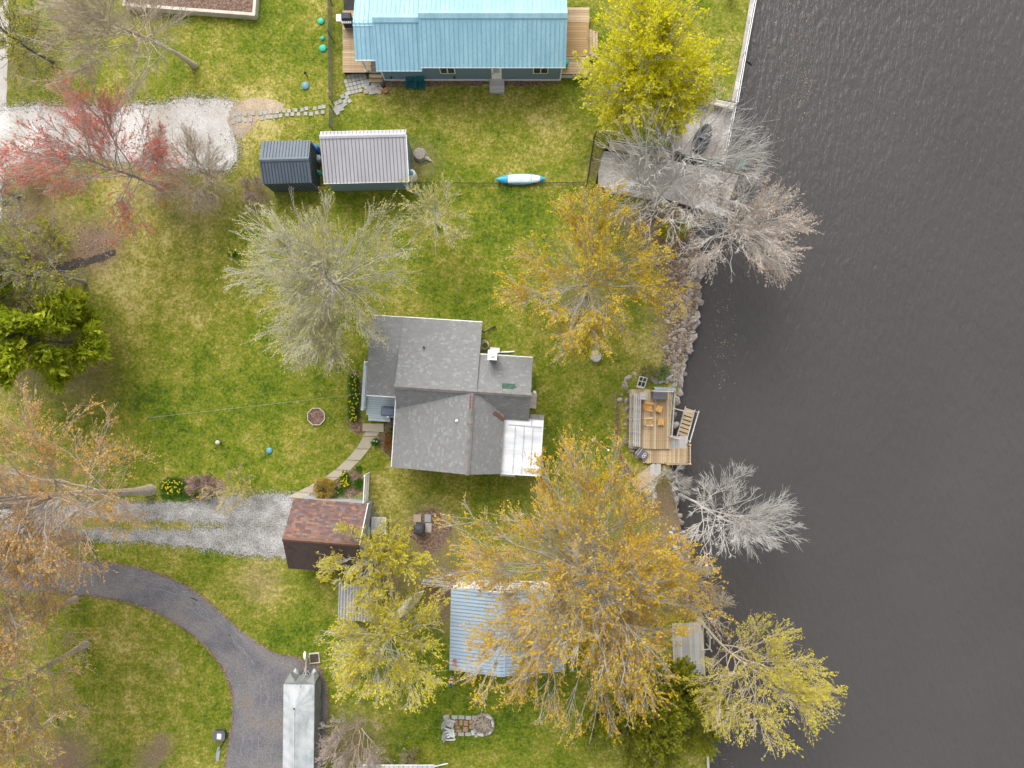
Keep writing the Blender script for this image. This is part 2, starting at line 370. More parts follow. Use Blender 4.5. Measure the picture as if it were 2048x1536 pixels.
SHORE = [(1530,-2600),(1530,-300),(1508,0),(1490,100),(1470,203),(1376,188),(1346,198),(1331,270),(1350,296),(1222,283),(1203,302),(1190,372),
         (1206,378),(1322,396),(1385,424),(1380,452),(1394,478),(1402,520),(1394,560),(1392,600),(1385,640),(1373,690),(1362,735),
         (1354,790),(1346,860),(1340,940),(1348,1000),(1368,1080),(1390,1150),(1404,1210),(1408,1260),(1410,1360),(1415,1450),(1420,1600),(1430,4200)]
shore_w = pxpoly(SHORE)
FAR = [(-140, shore_w[-1][1]), (-140, shore_w[0][1])]
gpoly = shore_w + FAR
dryb = [(270,420,110,.20),(330,590,120,.13),(230,330,60,.1),(900,220,120,.13),(1080,270,80,.12),(1440,110,60,.12),(530,1170,60,.2),(500,245,60,.5),
        (1290,690,50,.3),(850,980,90,.08),(240,560,70,.15),(1010,560,70,.02),(340,1440,90,.08),(300,1290,80,.08),(560,640,60,.05),(1100,930,40,-.05),
        (760,960,50,.12),(1265,840,30,.22),(800,300,60,-.12),(370,820,130,-.17),(620,760,110,-.08),(1140,850,70,-.16),(1000,440,60,-.16),(930,600,90,-.10),
        (570,700,80,-.08),(590,60,60,-.10),(560,1270,60,-.16),(410,1380,70,-.12),(950,1400,140,-.20),(1040,420,40,-.2),(720,130,40,-.1),(700,200,60,0),
        (1440,60,40,-.1),(220,1240,60,.05),(400,1110,60,-.05),(430,100,80,-.06),(680,1330,50,-.15),(880,310,80,-.12)]
litb = [(1350,600,42,.85),(1352,690,32,.7),(1358,510,50,.75),(1330,455,50,.5),(1335,1000,55,.7),(1370,1100,50,.85),(875,1075,42,.75),(90,560,80,.45),
        (60,450,80,.55),(195,490,42,.95),(80,1000,70,.55),(60,1110,60,.6),(130,1520,55,.8),(385,400,60,.45),(515,390,30,.7),(655,570,60,.4),(840,322,34,.5),
        (1160,600,60,.4),(1160,1120,110,.45),(770,1140,70,.6),(885,1215,40,.75),(705,1490,60,.45),(1265,440,30,.4),(40,130,50,.45),(290,330,50,.35),
        (1290,445,40,.5),(80,330,60,.4),(325,1488,17,.9),(298,1520,25,.8),(1195,330,18,.6),(1180,1170,60,.5),(345,1335,14,.3),(30,740,60,.5),(160,750,60,.4),
        (1240,800,16,.5),(520,1165,40,.35),(900,1160,30,.6),(1390,450,40,.8),(1385,1190,30,.9),(850,1030,30,.3),(20,250,40,.2),(300,20,60,.3)]
def field(x, y, blobs):
    px = np.asarray(x)*30+1024; py = 768-np.asarray(y)*30; f = np.zeros(px.shape)
    for a, b, r, k in blobs: f += k*np.exp(-((px-a)**2+(py-b)**2)/(2*(r*.75)**2))
    return f
def dryness(x, y): return .345 + field(x, y, dryb)
def litter(x, y): return np.clip(field(x, y, litb), 0, 1)

gx = np.arange(-36, 17.5, .8); gy = np.arange(-27.5, 27.6, .8)
X, Y = np.meshgrid(gx, gy); X = X.ravel()+RNG.uniform(-.2, .2, X.size); Y = Y.ravel()+RNG.uniform(-.2, .2, Y.size)
ins = pip(X, Y, gpoly); X, Y = X[ins], Y[ins]
pts = [Vector(p) for p in gpoly] + [Vector((a, b)) for a, b in zip(X, Y)]
n = len(gpoly)
cv, ce, cf, *_ = delaunay_2d_cdt(pts, [(i, (i+1) % n) for i in range(n)], [], 1, 1e-4)
mb = MB(); mb.add([(p.x, p.y, 0) for p in cv], [tuple(f) for f in cf])
lawn = struct('ground', mb, GRASS)
def set_attr(me, name, vals):
    a = me.attributes.new(name, 'FLOAT', 'POINT'); a.data.foreach_set('value', np.asarray(vals, np.float32))
vx = np.array([p.x for p in cv]); vy = np.array([p.y for p in cv])
set_attr(lawn.data, 'dry', dryness(vx, vy)); set_attr(lawn.data, 'litter', litter(vx, vy))
# the bank below the edge of the lawn
mb = MB(); q = shore_w
for i in range(len(q)-1):
    a, b = q[i], q[i+1]; mb.add([(a[0], a[1], -.003), (b[0], b[1], -.003), (b[0]+.25, b[1], -2.2), (a[0]+.25, a[1], -2.2)], [(0, 3, 2, 1)])
struct('shore_bank', mb, M_('rock'))
mb = MB(); mb.add([(-4, -220, WZ), (320, -220, WZ), (320, 220, WZ), (-4, 220, WZ)], [(0, 1, 2, 3)]); struct('lake_water', mb, WATER)
mb = MB(); mb.add([(-400, -400, -2.6), (400, -400, -2.6), (400, 400, -2.6), (-400, 400, -2.6)], [(0, 1, 2, 3)]); struct('lake_bed', mb, M_('soil'))

# drives, road, path, beds
ROAD = pxpoly([(-400,-300),(12,-300),(18,60),(14,160),(10,300),(4,420),(-10,560),(-400,560)])
sheet('road', rough_edge(ROAD[1:7]+[ROAD[7], ROAD[0]], .5, .05, 1), .006, M_('road'))
GRAVEL_N = rough_edge(smooth_poly(pxpoly([(-60,212),(150,212),(300,212),(370,196),(452,196),(470,215),(468,262),(470,300),(480,330),(440,345),(330,335),(270,330),(200,312),(110,318),(-60,335)]), 2), .14, .11, 2)
sheet('gravel_drive', GRAVEL_N, .012, M_('white_gravel'))
STRAW = rough_edge(smooth_poly(pxpoly([(462,205),(520,196),(575,205),(560,225),(520,236),(500,262),(475,280),(455,262)]), 2), .2, .09, 3)
sheet('bare_soil_patch', STRAW, .018, M_('bare_soil'))
GRAVEL_S = rough_edge(smooth_poly(pxpoly([(-60,985),(150,1004),(310,1008),(400,1002),(480,992),(600,988),(740,1003),(748,1020),(745,1050),(700,1060),(600,1112),(560,1116),(460,1104),(330,1086),(200,1078),(-60,1075)]), 1), .14, .09, 4)
sheet('gravel_drive', GRAVEL_S, .012, M_('gravel'))
STRIP = rough_edge(smooth_poly(pxpoly([(150,1034),(260,1036),(360,1040),(440,1046),(455,1052),(420,1060),(340,1062),(240,1062),(140,1060)]), 1), .2, .1, 41)
st_ = sheet('grass_strip', STRIP, .017, GRASS)
for _a, _v in (('dry', .45), ('litter', .15)):
    at_ = st_.data.attributes.new(_a, 'FLOAT', 'POINT'); at_.data.foreach_set('value', np.full(len(STRIP), _v, np.float32))
ASPH = smooth_poly(pxpoly([(-80,1112),(150,1119),(230,1127),(300,1140),(370,1168),(425,1208),(470,1252),(520,1290),(560,1312),(598,1314),(604,1326),(640,1330),(652,1370),(658,1430),(650,1480),(645,1600),(646,1700),(440,1700),(447,1540),(463,1460),(467,1400),(458,1360),(430,1310),(390,1272),(330,1232),(280,1210),(220,1196),(120,1186),(-80,1172)]), 2)
sheet('asphalt_drive', rough_edge(ASPH, .3, .03, 5), .016, M_('asphalt'))
# crack seams: sealed and worn lines on the asphalt
rr = random.Random(5)
mb = MB()
def crack(p0, pts_, w):
    P = [Vector(G(*p)) for p in pts_]
    fine = []
    for a, b in zip(P, P[1:]):
        k = max(2, int((b-a).length/.22))
        for j in range(k): fine.append(a.lerp(b, j/k) + Vector((rr.gauss(0, .05), rr.gauss(0, .05), 0)))
    for a, b in zip(fine, fine[1:]):
        d = (b-a).normalized(); nn = Vector((-d.y, d.x, 0))*w*rr.uniform(.35, 1.2)
        mb.add([a-nn+Vector((0,0,.0205)), b-nn+Vector((0,0,.0205)), b+nn+Vector((0,0,.0205)), a+nn+Vector((0,0,.0205))], [(0, 1, 2, 3)])
for pl in ([(300,1172),(360,1190),(395,1215),(425,1240),(450,1262),(478,1290),(495,1310),(510,1335)],[(345,1178),(390,1200),(420,1232)],[(440,1240),(470,1285),(500,1318)],
           [(512,1340),(522,1370),(520,1420),(512,1450)],[(490,1420),(486,1470),(480,1536)],[(515,1450),(518,1500),(512,1540)],[(460,1240),(500,1292)],[(545,1420),(548,1460),(540,1536)],
           [(280,1160),(330,1168),(380,1188)],[(470,1380),(476,1430)],[(430,1215),(470,1262),(505,1300)],[(250,1150),(300,1156),(350,1172),(400,1206)],[(380,1196),(400,1225),(428,1252)],[(528,1340),(535,1400),(530,1440)],[(500,1440),(505,1500),(500,1540)],[(330,1190),(365,1205),(410,1240)],[(486,1300),(470,1330)],[(445,1262),(468,1268)],[(514,1380),(500,1400)],[(500,1360),(503,1390)],[(560,1330),(556,1345)]):
    crack(0, pl, .026)
obj('crack_line', mb, M_('crack'), bpy.data.objects['asphalt_drive'])
# concrete path of slabs
OUT = [(733,862),(716,892),(698,914),(676,935),(650,954),(618,972),(576,993)]; INN = [(760,862),(740,896),(722,919),(698,942),(670,960),(640,974),(606,999)]
def along(pl, t):
    P = [Vector(p) for p in pl]; Ls = [(b-a).length for a, b in zip(P, P[1:])]; d = t*sum(Ls)
    for a, b, l in zip(P, P[1:], Ls):
        if d <= l + 1e-6: return a.lerp(b, d/l)
        d -= l
    return P[-1]
path = bpy.data.objects.new('path', None); COL.objects.link(path); path['kind'] = 'structure'
cuts = [0, .06, .2, .34, .48, .6, .66, .79, .9, 1.0]
for a, b in zip(cuts, cuts[1:]):
    k = 5; ts = [a + (b-a)*i/k for i in range(k+1)]; ts[0] += .004; ts[-1] -= .004
    po = [along(OUT, t) for t in ts] + [along(INN, t) for t in ts[::-1]]
    mb = MB(); mb.prism(pxpoly(po), -.05, .045 + random.uniform(-.006, .006)); obj('slab', mb, M_('concrete'), path)
mb = MB(); mb.prism(pxpoly([(726,847),(768,847),(768,864),(726,862)]), -.05, .12); obj('slab', mb, M_('concrete'), path)

def bed(name, p, seed, z=.02, m='mulch', amp=.06): return sheet(name, rough_edge(smooth_poly(pxpoly(p), 1), .2, amp, seed), z, M_(m))
bed('flower_bed', [(700,740),(722,740),(722,850),(728,868),(706,866),(694,850),(697,800)], 11)
bed('flower_bed', [(768,850),(792,830),(790,920),(776,910),(752,888),(757,868),(768,866)], 12)
bed('flower_bed', [(708,932),(728,946),(730,992),(660,990),(655,978),(672,962),(700,946)], 13)
bed('flower_bed', [(318,960),(360,955),(420,950),(455,965),(450,985),(400,998),(330,1002)], 14, m='mulch')
bed('fire_ring_ground', [(830,1022),(870,1018),(905,1045),(890,1080),(870,1110),(835,1090),(815,1060)], 15, z=.014, amp=.2)
bed('fire_ring_ground', [(770,158),(790,160),(960,162),(978,160),(1120,160),(1118,170),(1010,172),(960,170),(800,174),(772,176)], 16, z=.014, amp=.08).name = 'house_bed'
bed('garden_edging', [(1234,790),(1240,784),(1238,830),(1236,880),(1242,905),(1256,935),(1280,968),(1276,974),(1250,942),(1236,912),(1230,885),(1232,830)], 19, z=.014, amp=.04)
bed('ditch', [(28,560),(60,530),(100,528),(150,520),(200,508),(228,496),(230,512),(205,522),(160,535),(120,548),(80,552),(45,566)], 17, z=.016, m='soil', amp=.05)
mb = MB(); mb.prism(smooth_poly(pxpoly([(78,544),(110,536),(160,522),(205,508),(226,500),(228,510),(200,520),(160,532),(120,545),(85,552)]), 2), .012, .022); struct('ditch_water', mb, WATER)
# concrete launching ramp and sunken pad of the neighbours' landing, seawall cap
def P3(px, py, z): return G(px, py, z)
mb = MB(); a, b, c, d = P3(1196,300,-.12), P3(1196,374,-.12), P3(1447,432,-.62), P3(1478,350,-.62)
mid1, mid2 = P3(1325,396,-.3), P3(1330,318,-.3)
top = [a, b, mid1, c, d, mid2]
mb.add(top + [(p[0], p[1], -1.7) for p in top], [(0,1,2,5), (5,2,3,4), (0,6,7,1), (1,7,8,2), (2,8,9,3), (3,9,10,4), (4,10,11,5), (5,11,6,0)])
struct('launch_ramp', mb, M_('old_concrete'))
mb = MB(); mb.prism(pxpoly([(1374,192),(1466,215),(1449,322),(1366,308),(1330,286),(1345,205)], -.35), -1.7, -.35); struct('landing_pad', mb, M_('old_concrete'))
w = thing('retaining_wall', 'tan concrete wall capping the north side of the launch ramp', 'wall', G(1280,292))
def wall_run(t, pl, wd, z0, z1, m, name='wall_cap'):
    L0 = Vector(t.location)
    for a, b in zip(pl, pl[1:]):
        mb = MB(); A, B = GV(*a, z1), GV(*b, z1); A.z = B.z = (z0+z1)/2; mb.bar(A-L0, B-L0, wd, z1-z0); obj(name, mb, m, t)
wall_run(w, [(1219,291),(1278,301),(1340,312)], .42, -1.2, .12, M_('concrete'))
w = thing('retaining_wall', 'low concrete kerb along the south side of the launch ramp', 'wall', G(1262,383))
wall_run(w, [(1204,378),(1262,388),(1322,399)], .26, -1.2, .10, M_('concrete'))
w = thing('retaining_wall', 'concrete beam along the north edge of the sunken landing pad', 'wall', G(1420,202))
wall_run(w, [(1374,191),(1420,202),(1468,214)], .36, -1.2, .14, M_('concrete'))
w = thing('seawall', 'weathered grey seawall cap beside the lake below the yellow tree', 'seawall', G(1490,100))
wall_run(w, [(1530,-200),(1505,0),(1488,100),(1468,203)], .30, -1.6, .08, M_('old_concrete'))
w = thing('seawall', 'thin pale seawall edge beside the dark green cedar', 'seawall', G(1412,1400))
wall_run(w, [(1404,1262),(1409,1360),(1414,1450),(1420,1640)], .16, -1.6, .10, M_('timber_pale'))

# ================================================================ BUILDINGS
def lc(t, px, py, z=0.0):
    """photo pixel at height z -> the thing's own frame"""
    p = Vector(G(px, py, z)) - Vector(t.location); p = Matrix.Rotation(-t.rotation_euler.z, 3, 'Z') @ p
    return Vector((p.x, p.y, z - t.location.z))
def shingles(p0, ux, us, width, length, m, parent, name='shingle_course', e=.13, tab=.21, seed=1, mask=None):
    r = np.random.default_rng(seed); p0, ux, us = (np.array(Vector(q)) for q in (p0, Vector(ux).normalized(), Vector(us).normalized()))
    nn = np.cross(ux, us); V = []
    for i in range(int(math.ceil(length/e))):
        s0, s1 = i*e, min(i*e+e+.02, length)
        if s1-s0 < .03: continue
        k = int(width/tab)+2; w = r.uniform(.65, 1.35, k)*tab; ed = np.cumsum(w)-r.uniform(.2, 1)*tab; ed = np.concatenate([[0], ed[(ed > .03) & (ed < width-.03)], [width]])
        for a, b in zip(ed, ed[1:]):
            if mask and not mask((a+b)/2, (s0+s1)/2): continue
            h = r.uniform(.014, .022)
            V.append([p0+ux*(a+.004)+us*s0+nn*h, p0+ux*(b-.004)+us*s0+nn*h, p0+ux*(b-.004)+us*s1+nn*.004, p0+ux*(a+.004)+us*s1+nn*.004,
                      p0+ux*(a+.004)+us*s0-nn*.004, p0+ux*(b-.004)+us*s0-nn*.004])
    V = np.array(V); n = len(V); b = np.arange(n)[:, None]*6
    F = np.concatenate([b+np.array([0, 1, 2, 3]), b+np.array([4, 5, 1, 0])])
    return obj(name, np_mesh(name, V.reshape(-1, 3), F), m, parent, kind='stuff')
def ribs(p0, ux, us, width, length, sp, m, parent, w=.035, h=.03, name='roof_rib', off=None):
    mb = MB(); p0, ux, us = Vector(p0), Vector(ux).normalized(), Vector(us).normalized(); nn = ux.cross(us)
    x = sp*.5 if off is None else off
    while x < width-.02:
        mb.bar(p0+ux*x+nn*h*.5, p0+ux*x+us*length+nn*h*.5, w, h, nn); x += sp
    return obj(name, mb, m, parent)
def gable(t, u0, u1, S_, R_, N_, wall, cover, rib=None, sp=.28, ov=.25, oe=.22, th=.09, ridge=None, trim=None, tag_=('roof', 'roof'), e=.13, tab=.24, seed=1, smat=None, capw=.26):
    """simple gable with ridge along local X. S_/N_ = (v, z) of south/north eave edges, R_ = (v, z) of the ridge"""
    (vs, zs), (vr, zr), (vn, zn) = S_, R_, N_
    f = lambda v: (zr+(zs-zr)*(v-vr)/(vs-vr) if v < vr else zr+(zn-zr)*(v-vr)/(vn-vr)) - th - .02
    a, b = vs+ov, vn-ov; prof = [(a, 0), (b, 0), (b, f(b)), (vr, f(vr)), (a, f(a))]
    mb = MB(); n = 5; vv = [(u0+oe, p[0], p[1]) for p in prof]+[(u1-oe, p[0], p[1]) for p in prof]
    mb.add(vv, [tuple(range(n-1, -1, -1)), tuple(range(n, 2*n))]+[(i, (i+1) % n, n+(i+1) % n, n+i) for i in range(n)])
    W_ = obj('wall', mb, wall, t)
    out = []
    for side, (ve, ze) in ((0, S_), (1, N_)):
        A, B, C, D = (u0, ve, ze), (u1, ve, ze), (u1, vr, zr), (u0, vr, zr)
        q = [A, B, C, D] if side == 0 else [B, A, D, C]
        mb = MB(); mb.slab(q, th); mcov = (smat if (side == 0 and smat) else cover)
        ro = obj('roof', mb, M_('roof_deck') if rib is None else cover, t)
        p0 = Vector(q[0]); ux = Vector(q[1])-p0; us = Vector(q[3])-p0
        if rib is None: shingles(p0, ux, us, ux.length, us.length, mcov, ro, e=e, tab=tab, seed=seed+side)
        else: ribs(p0, ux, us, ux.length, us.length, sp, rib, ro)
        if trim:
            mb = MB(); nn = ux.cross(us).normalized(); yv = us.normalized()
            mb.bar(p0-yv*.012-nn*.05, Vector(q[1])-yv*.012-nn*.05, .03, .14, nn); obj('fascia', mb, trim, ro)
        out.append(ro)
    if ridge:
        mb = MB(); ss = (zr-zs)/abs(vr-vs); sn = (zr-zn)/abs(vn-vr)
        z = zr+.045; c = capw
        mb.add([(u0-.01, vr-c, z-ss*c), (u1+.01, vr-c, z-ss*c), (u1+.01, vr, z), (u0-.01, vr, z), (u1+.01, vr+c, z-sn*c), (u0-.01, vr+c, z-sn*c)], [(0, 1, 2, 3), (3, 2, 4, 5)])
        obj('ridge_cap', mb, ridge, t)
    return out

def boards(t, o, ux, uy, w, d, z, m, bw=.14, gap=.012, th=.035, name='board', under=True, parent=None, jit=.015, seed=2):
    """deck boards running along ux; o corner (u,v); every board an object sharing one mesh"""
    ux, uy = Vector(ux).to_3d().normalized(), Vector(uy).to_3d().normalized(); o = Vector((o[0], o[1], z)); n = int(d/(bw+gap)); r = random.Random(seed)
    mb = MB(); mb.box((w/2, 0, -th/2), (w, bw, th)); me = mb.mesh(name); me.materials.append(m); rz = math.atan2(ux.y, ux.x)
    for i in range(n):
        b = obj(name, me, None, parent or t); p = o+uy*((i+.5)*d/n)+ux*r.uniform(-jit, jit); p.z += r.uniform(-.003, .003); b.location = p; b.rotation_euler = (0, 0, rz); b.scale = (1, (d/n-gap)/bw, 1)
    if under:
        mb = MB(); c = o+ux*w/2+uy*d/2; R = Matrix.Rotation(rz, 3, 'Z'); mb.box((c.x, c.y, (z-th)/2-.01), (w-.12, d-.12, max(.03, z-th-.04)), rz); obj('deck_frame', mb, M_('dark_gap'), parent or t)

# ---- the grey shingled house in the middle
H1 = thing('shingled_house', 'grey shingled house with cross gable and white flat porch roof', 'house', G(945,783,4.3)[:2]+(0,), math.radians(-3.7))
ZR = 4.3
gs = M_('shingle_grey')
def hroof(q, seed, mask=None, name='roof', th=.1, trim=None):
    mb = MB(); mb.slab(q, th); ro = obj(name, mb, M_('roof_deck'), H1)
    p0 = Vector(q[0]); ux = Vector(q[1])-p0; us = Vector(q[3])-p0
    shingles(p0, ux, us, ux.length, us.length, gs, ro, seed=seed, mask=mask)
    if trim:
        nn = ux.cross(us).normalized(); yv = us.normalized(); mb = MB(); mb.bar(p0-yv*.02-nn*.05, Vector(q[1])-yv*.02-nn*.05, .05, .16, nn); obj('fascia', mb, M_('trim_white'), ro)
    return ro
# walls: four blocks under the roofs
def block(prof, axis, a, b, m=None):
    mb = MB(); n = len(prof)
    vv = [((a, p[0], p[1]) if axis == 'u' else (p[0], a, p[1])) for p in prof]+[((b, p[0], p[1]) if axis == 'u' else (p[0], b, p[1])) for p in prof]
    mb.add(vv, [tuple(range(n)), tuple(range(2*n-1, n-1, -1))]+[(i, n+i, n+(i+1) % n, (i+1) % n) for i in range(n)])
    return obj('wall', mb, m or M_('grey_siding'), H1)
block([(-1.35,0),(4.05,0),(4.05,2.58),(0,4.1),(-1.35,2.9)], 'u', -4.55, .1)
block([(-1.25,0),(2.05,0),(2.05,3.2),(0,3.95),(-1.25,2.85)], 'u', .1, 3.35)
block([(-4.5,0),(1.72,0),(1.72,2.95),(0,4.08),(-4.5,2.88)], 'v', -4.75, -.6)
block([(.9,0),(4.05,0),(4.05,2.5),(.9,2.5)], 'u', -6.4, -4.55)
block([(-4.8,0),(-1.6,0),(-1.6,2.5),(-4.8,2.5)], 'u', 1.75, 4.2)
hroof([(.25,4.36,2.6),(-4.74,4.36,2.6),(-4.74,0,ZR),(.25,0,ZR)], 31, trim=1)
hroof([(-4.74,-1.5,ZR-1.35),(.25,-1.5,ZR-1.35),(.25,0,ZR),(-4.74,0,ZR)], 32, name='roof')
hroof([(3.55,2.32,3.22),(.25,2.32,3.22),(.25,0,ZR-.12),(3.55,0,ZR-.12)], 33, trim=1)
hroof([(.25,-1.62,ZR-1.56),(3.55,-1.62,ZR-1.56),(3.55,0,ZR-.12),(.25,0,ZR-.12)], 34)
hroof([(-4.78,-.3,3.0),(-4.78,-5.05,3.0),(0,-5.05,ZR-.02),(0,-.3+.25,ZR-.02)][:0] or [(-4.80,-.05,3.0),(-4.80,-5.05,3.0),(0,-5.05,ZR-.02),(0,-.05,ZR-.02)], 35, trim=1)
hroof([(2.0,-5.05,2.98),(2.0,-.05,2.98),(0,-.05,ZR-.02),(0,-5.05,ZR-.02)], 36)
hroof([(-4.70,4.36,2.52),(-6.68,4.36,2.52),(-6.68,2.3,3.22),(-4.70,2.3,3.22)], 37, trim=1)
hroof([(-6.68,-.66,3.02),(-4.70,-.66,3.02),(-4.70,2.3,3.22),(-6.68,2.3,3.22)], 38, trim=1)
# ridge caps as rows of bent cap shingles
def caprow(a, b, sl, m='ridge_cap', w=.15, n=None):
    a, b = Vector(a), Vector(b); d = b-a; L = d.length; d.normalize(); n = int(L/.2); s = Vector((0, 0, 1)).cross(d).normalized(); me = MB(); r = random.Random(3)
    for i in range(n):
        p, q = a+d*(L*i/n), a+d*(L*(i+1)/n+.02); up = Vector((0, 0, .05)); lo = Vector((0, 0, .025)); k = r.uniform(.9, 1.1)*w
        me.add([p+up, q+lo, q+lo+s*k-Vector((0,0,sl*k)), p+up+s*k-Vector((0,0,sl*k)), q+lo-s*k-Vector((0,0,sl*k)), p+up-s*k-Vector((0,0,sl*k))], [(0, 1, 2, 3), (1, 0, 5, 4)])
    obj('ridge_cap', me, M_(m), H1, kind='stuff')
caprow((-4.76,0,ZR), (.25,0,ZR), .6); caprow((.25,0,ZR-.10), (3.57,0,ZR-.10), .6); caprow((0,-.2,ZR), (0,-5.07,ZR), .4)
def patch(pl, z_of, m, name, label):
    mb = MB(); c = [(p[0], p[1], z_of(p[0], p[1])+.03) for p in pl]; mb.add(c, [tuple(range(len(c)))]); o = obj(name, mb, M_(m), H1); o['label'] = label; return o
patch([(-.14,-1.1),(-.14,-.2),(.1,-.2),(.1,-1.1)], lambda u, v: ZR-.02-.27*abs(u)+.045, 'shingle_rust', 'ridge_patch', 'rust brown patch on the south ridge')
patch([(-.2,-2.05),(-.2,-1.93),(.1,-1.93),(.1,-2.05)], lambda u, v: ZR-.02-.27*abs(u)+.045, 'shingle_rust', 'ridge_patch', 'small rust patch on the south ridge')
mb = MB(); mb.bar((1.35,-1.2,3.50), (2.0,-1.66,3.06), .24, .03); obj('valley_patch', mb, M_('shingle_rust'), H1, label='rusty metal strip at the lower end of the valley')
shingles((2.75,.62,ZR-.12-.62*.42+.02), (-1,0,0), (0,-1,.42), 1.0, .36, M_('shingle_green'), H1, 'green_shingle', seed=5, tab=.26, mask=lambda a, s: (.12 < a-.2*(s) and a < .98-.2*(.36-s)))
# flat porch roof of white sheets
mb = MB()
nx, ny = 14, 20
def pz(u, v): return 2.66+.035*math.sin(v*4.3+u*1.1)*math.sin(u*1.3+.5)+.02*math.sin(v*9+u*2)
vv = [(1.95+2.5*i/nx, -5.03+3.55*j/ny, pz(i*2.5/nx, 3.55*j/ny)) for j in range(ny+1) for i in range(nx+1)]
mb.add(vv, [(j*(nx+1)+i, j*(nx+1)+i+1, (j+1)*(nx+1)+i+1, (j+1)*(nx+1)+i) for j in range(ny) for i in range(nx)])
pr = obj('porch_roof', mb, M_('membrane'), H1, smooth=True, label='white flat roof sheet of the lakeside porch')
mb = MB()
for u in (2.75, 3.3, 3.85): mb.bar((u,-5.0,2.715), (u,-1.95,2.715), .03, .02)
mb.bar((2.3,-1.95,2.72), (4.42,-1.98,2.72), .035, .02); mb.bar((3.75,-1.5,2.72), (3.75,-1.95,2.72), .035, .02); obj('roof_seam', mb, M_('galvanised'), pr)
mb = MB(); mb.bar((4.47,-5.03,2.62), (4.47,-1.45,2.62), .05, .17); mb.bar((1.95,-5.06,2.62), (4.47,-5.06,2.62), .05, .17); obj('fascia', mb, M_('trim_white'), pr)
mb = MB(); mb.slab([(3.6,-1.5,2.72),(4.5,-1.5,2.72),(4.5,-1.2,2.74),(3.6,-1.2,2.74)], .05); obj('flashing_strip', mb, M_('ridge_cap'), pr)
mb = MB(); mb.box((2.45,-5.3,.12), (1.0,.45,.24)); obj('step', mb, M_('trim_white'), H1)
for k in range(3):
    mb = MB(); mb.box((3.85,-.05-.35*k,.1), (.42,.33,.2)); obj('side_step', mb, M_('timber_pale'), H1)
# chimney, pipes, vents
ch = obj('chimney', MB().box((0,0,2.35), (.46,.5,4.5)), M_('grey_siding'), H1); c = lc(H1,985,712,4.5); ch.location = (c.x, c.y+.05, 0)
obj('chimney_cap', MB().box((0,0,4.67), (.56,.6,.1)), M_('white_paint'), ch)
obj('flue', MB().lathe((0,0,4.72), [(.12,0),(.12,.1),(.09,.12)], 10), M_('white_paint'), ch)
c = lc(H1,847,694,3.6); obj('vent_pipe', MB().lathe((c.x,c.y,2.9), [(.06,0),(.06,.65),(.05,.68)], 8), M_('charcoal'), H1)
c = lc(H1,913,842,4.2); obj('vent_pipe', MB().lathe((c.x,c.y,3.5), [(.09,0),(.09,.62),(.02,.68)], 10), M_('white_paint'), H1)
c = lc(H1,1067,785,2.5); obj('porch_lamp', MB().lathe((c.x+.05,c.y,2.35), [(.03,0),(.12,.08),(.13,.17),(.05,.26)], 10), M_('white_paint'), H1, smooth=True)
mb = MB(); a, b = lc(H1,962,661,2.4), lc(H1,991,652,.1); mb.tube([(a.x-.1,a.y,2.45),(a.x+.1,a.y,2.3),(a.x+.1,a.y+.02,.3),(b.x,b.y,.08)], .05, 6); obj('downspout', mb, M_('black_metal'), H1)
# west porch of blue-grey boards
def lp(px, py, z=.45): v = lc(H1, px, py, z); return (v.x, v.y)
PD = obj('porch_deck', MB().box((-5.9,-.55,.2), (2.3,2.9,.34)), M_('dark_gap'), H1)
boards(H1, (-7.12,-2.05), (1,0), (0,1), 2.52, 3.4, .46, M_('porch_paint'), bw=.135, under=False, parent=PD, name='board')
boards(H1, (-6.98,-2.42), (1,0), (0,1), 1.45, .38, .42, M_('porch_paint'), bw=.17, under=False, parent=PD, name='step_board')
rl = obj('railing', MB().box((-7.2,-.15,1.36), (.2,3.1,.05)), M_('rail_blue'), H1)
bal = MB().box((0,0,.9), (.045,.045,.9)).mesh('baluster'); bal.materials.append(M_('rail_blue'))
for i in range(22):
    o = obj('baluster', bal, None, rl); o.location = (-7.12, -1.62+i*.139, 0)
obj('bottom_rail', MB().box((-7.2,-.15,.55), (.09,3.1,.06)), M_('rail_blue'), rl)
obj('top_rail', MB().box((-6.93,1.42,1.36), (.72,.1,.05)), M_('white_paint'), rl)
obj('top_rail', MB().box((-5.1,-2.02,1.2), (.9,.09,.05)), M_('porch_paint'), rl)
for u, v in ((-7.2,1.38), (-7.2,-1.66), (-5.5,-2.02), (-6.6,-.55)): obj('porch_post', MB().box((u,v,1.0 if v != -.55 else 1.5), (.1,.1,1.1 if v != -.55 else 2.2)), M_('white_paint'), rl)

# ---- house with the bright blue metal roof
H2 = thing('blue_roof_house', 'long house with bright blue ribbed metal roof and slate blue siding', 'house', (0, 22.6, 0), 0)
tw = M_('white_paint')
gable(H2, -5.72, 3.38, (-2.72,2.7), (0,4.0), (3.3,2.5), M_('blue_siding'), M_('blue_roof'), M_('blue_roof_rib'), .283, ov=.38, oe=.18, trim=tw, ridge=M_('blue_roof'))
gable(H2, -8.62, -5.70, (-2.75,2.3), (0,3.5), (3.3,2.1), M_('blue_siding'), M_('blue_roof'), M_('blue_roof_rib'), .283, ov=.4, oe=.15, trim=tw, ridge=M_('blue_roof'))
obj('wall', MB().box((-5.7,-.2,1.1), (.5,4.24,2.2)), M_('blue_siding'), H2)
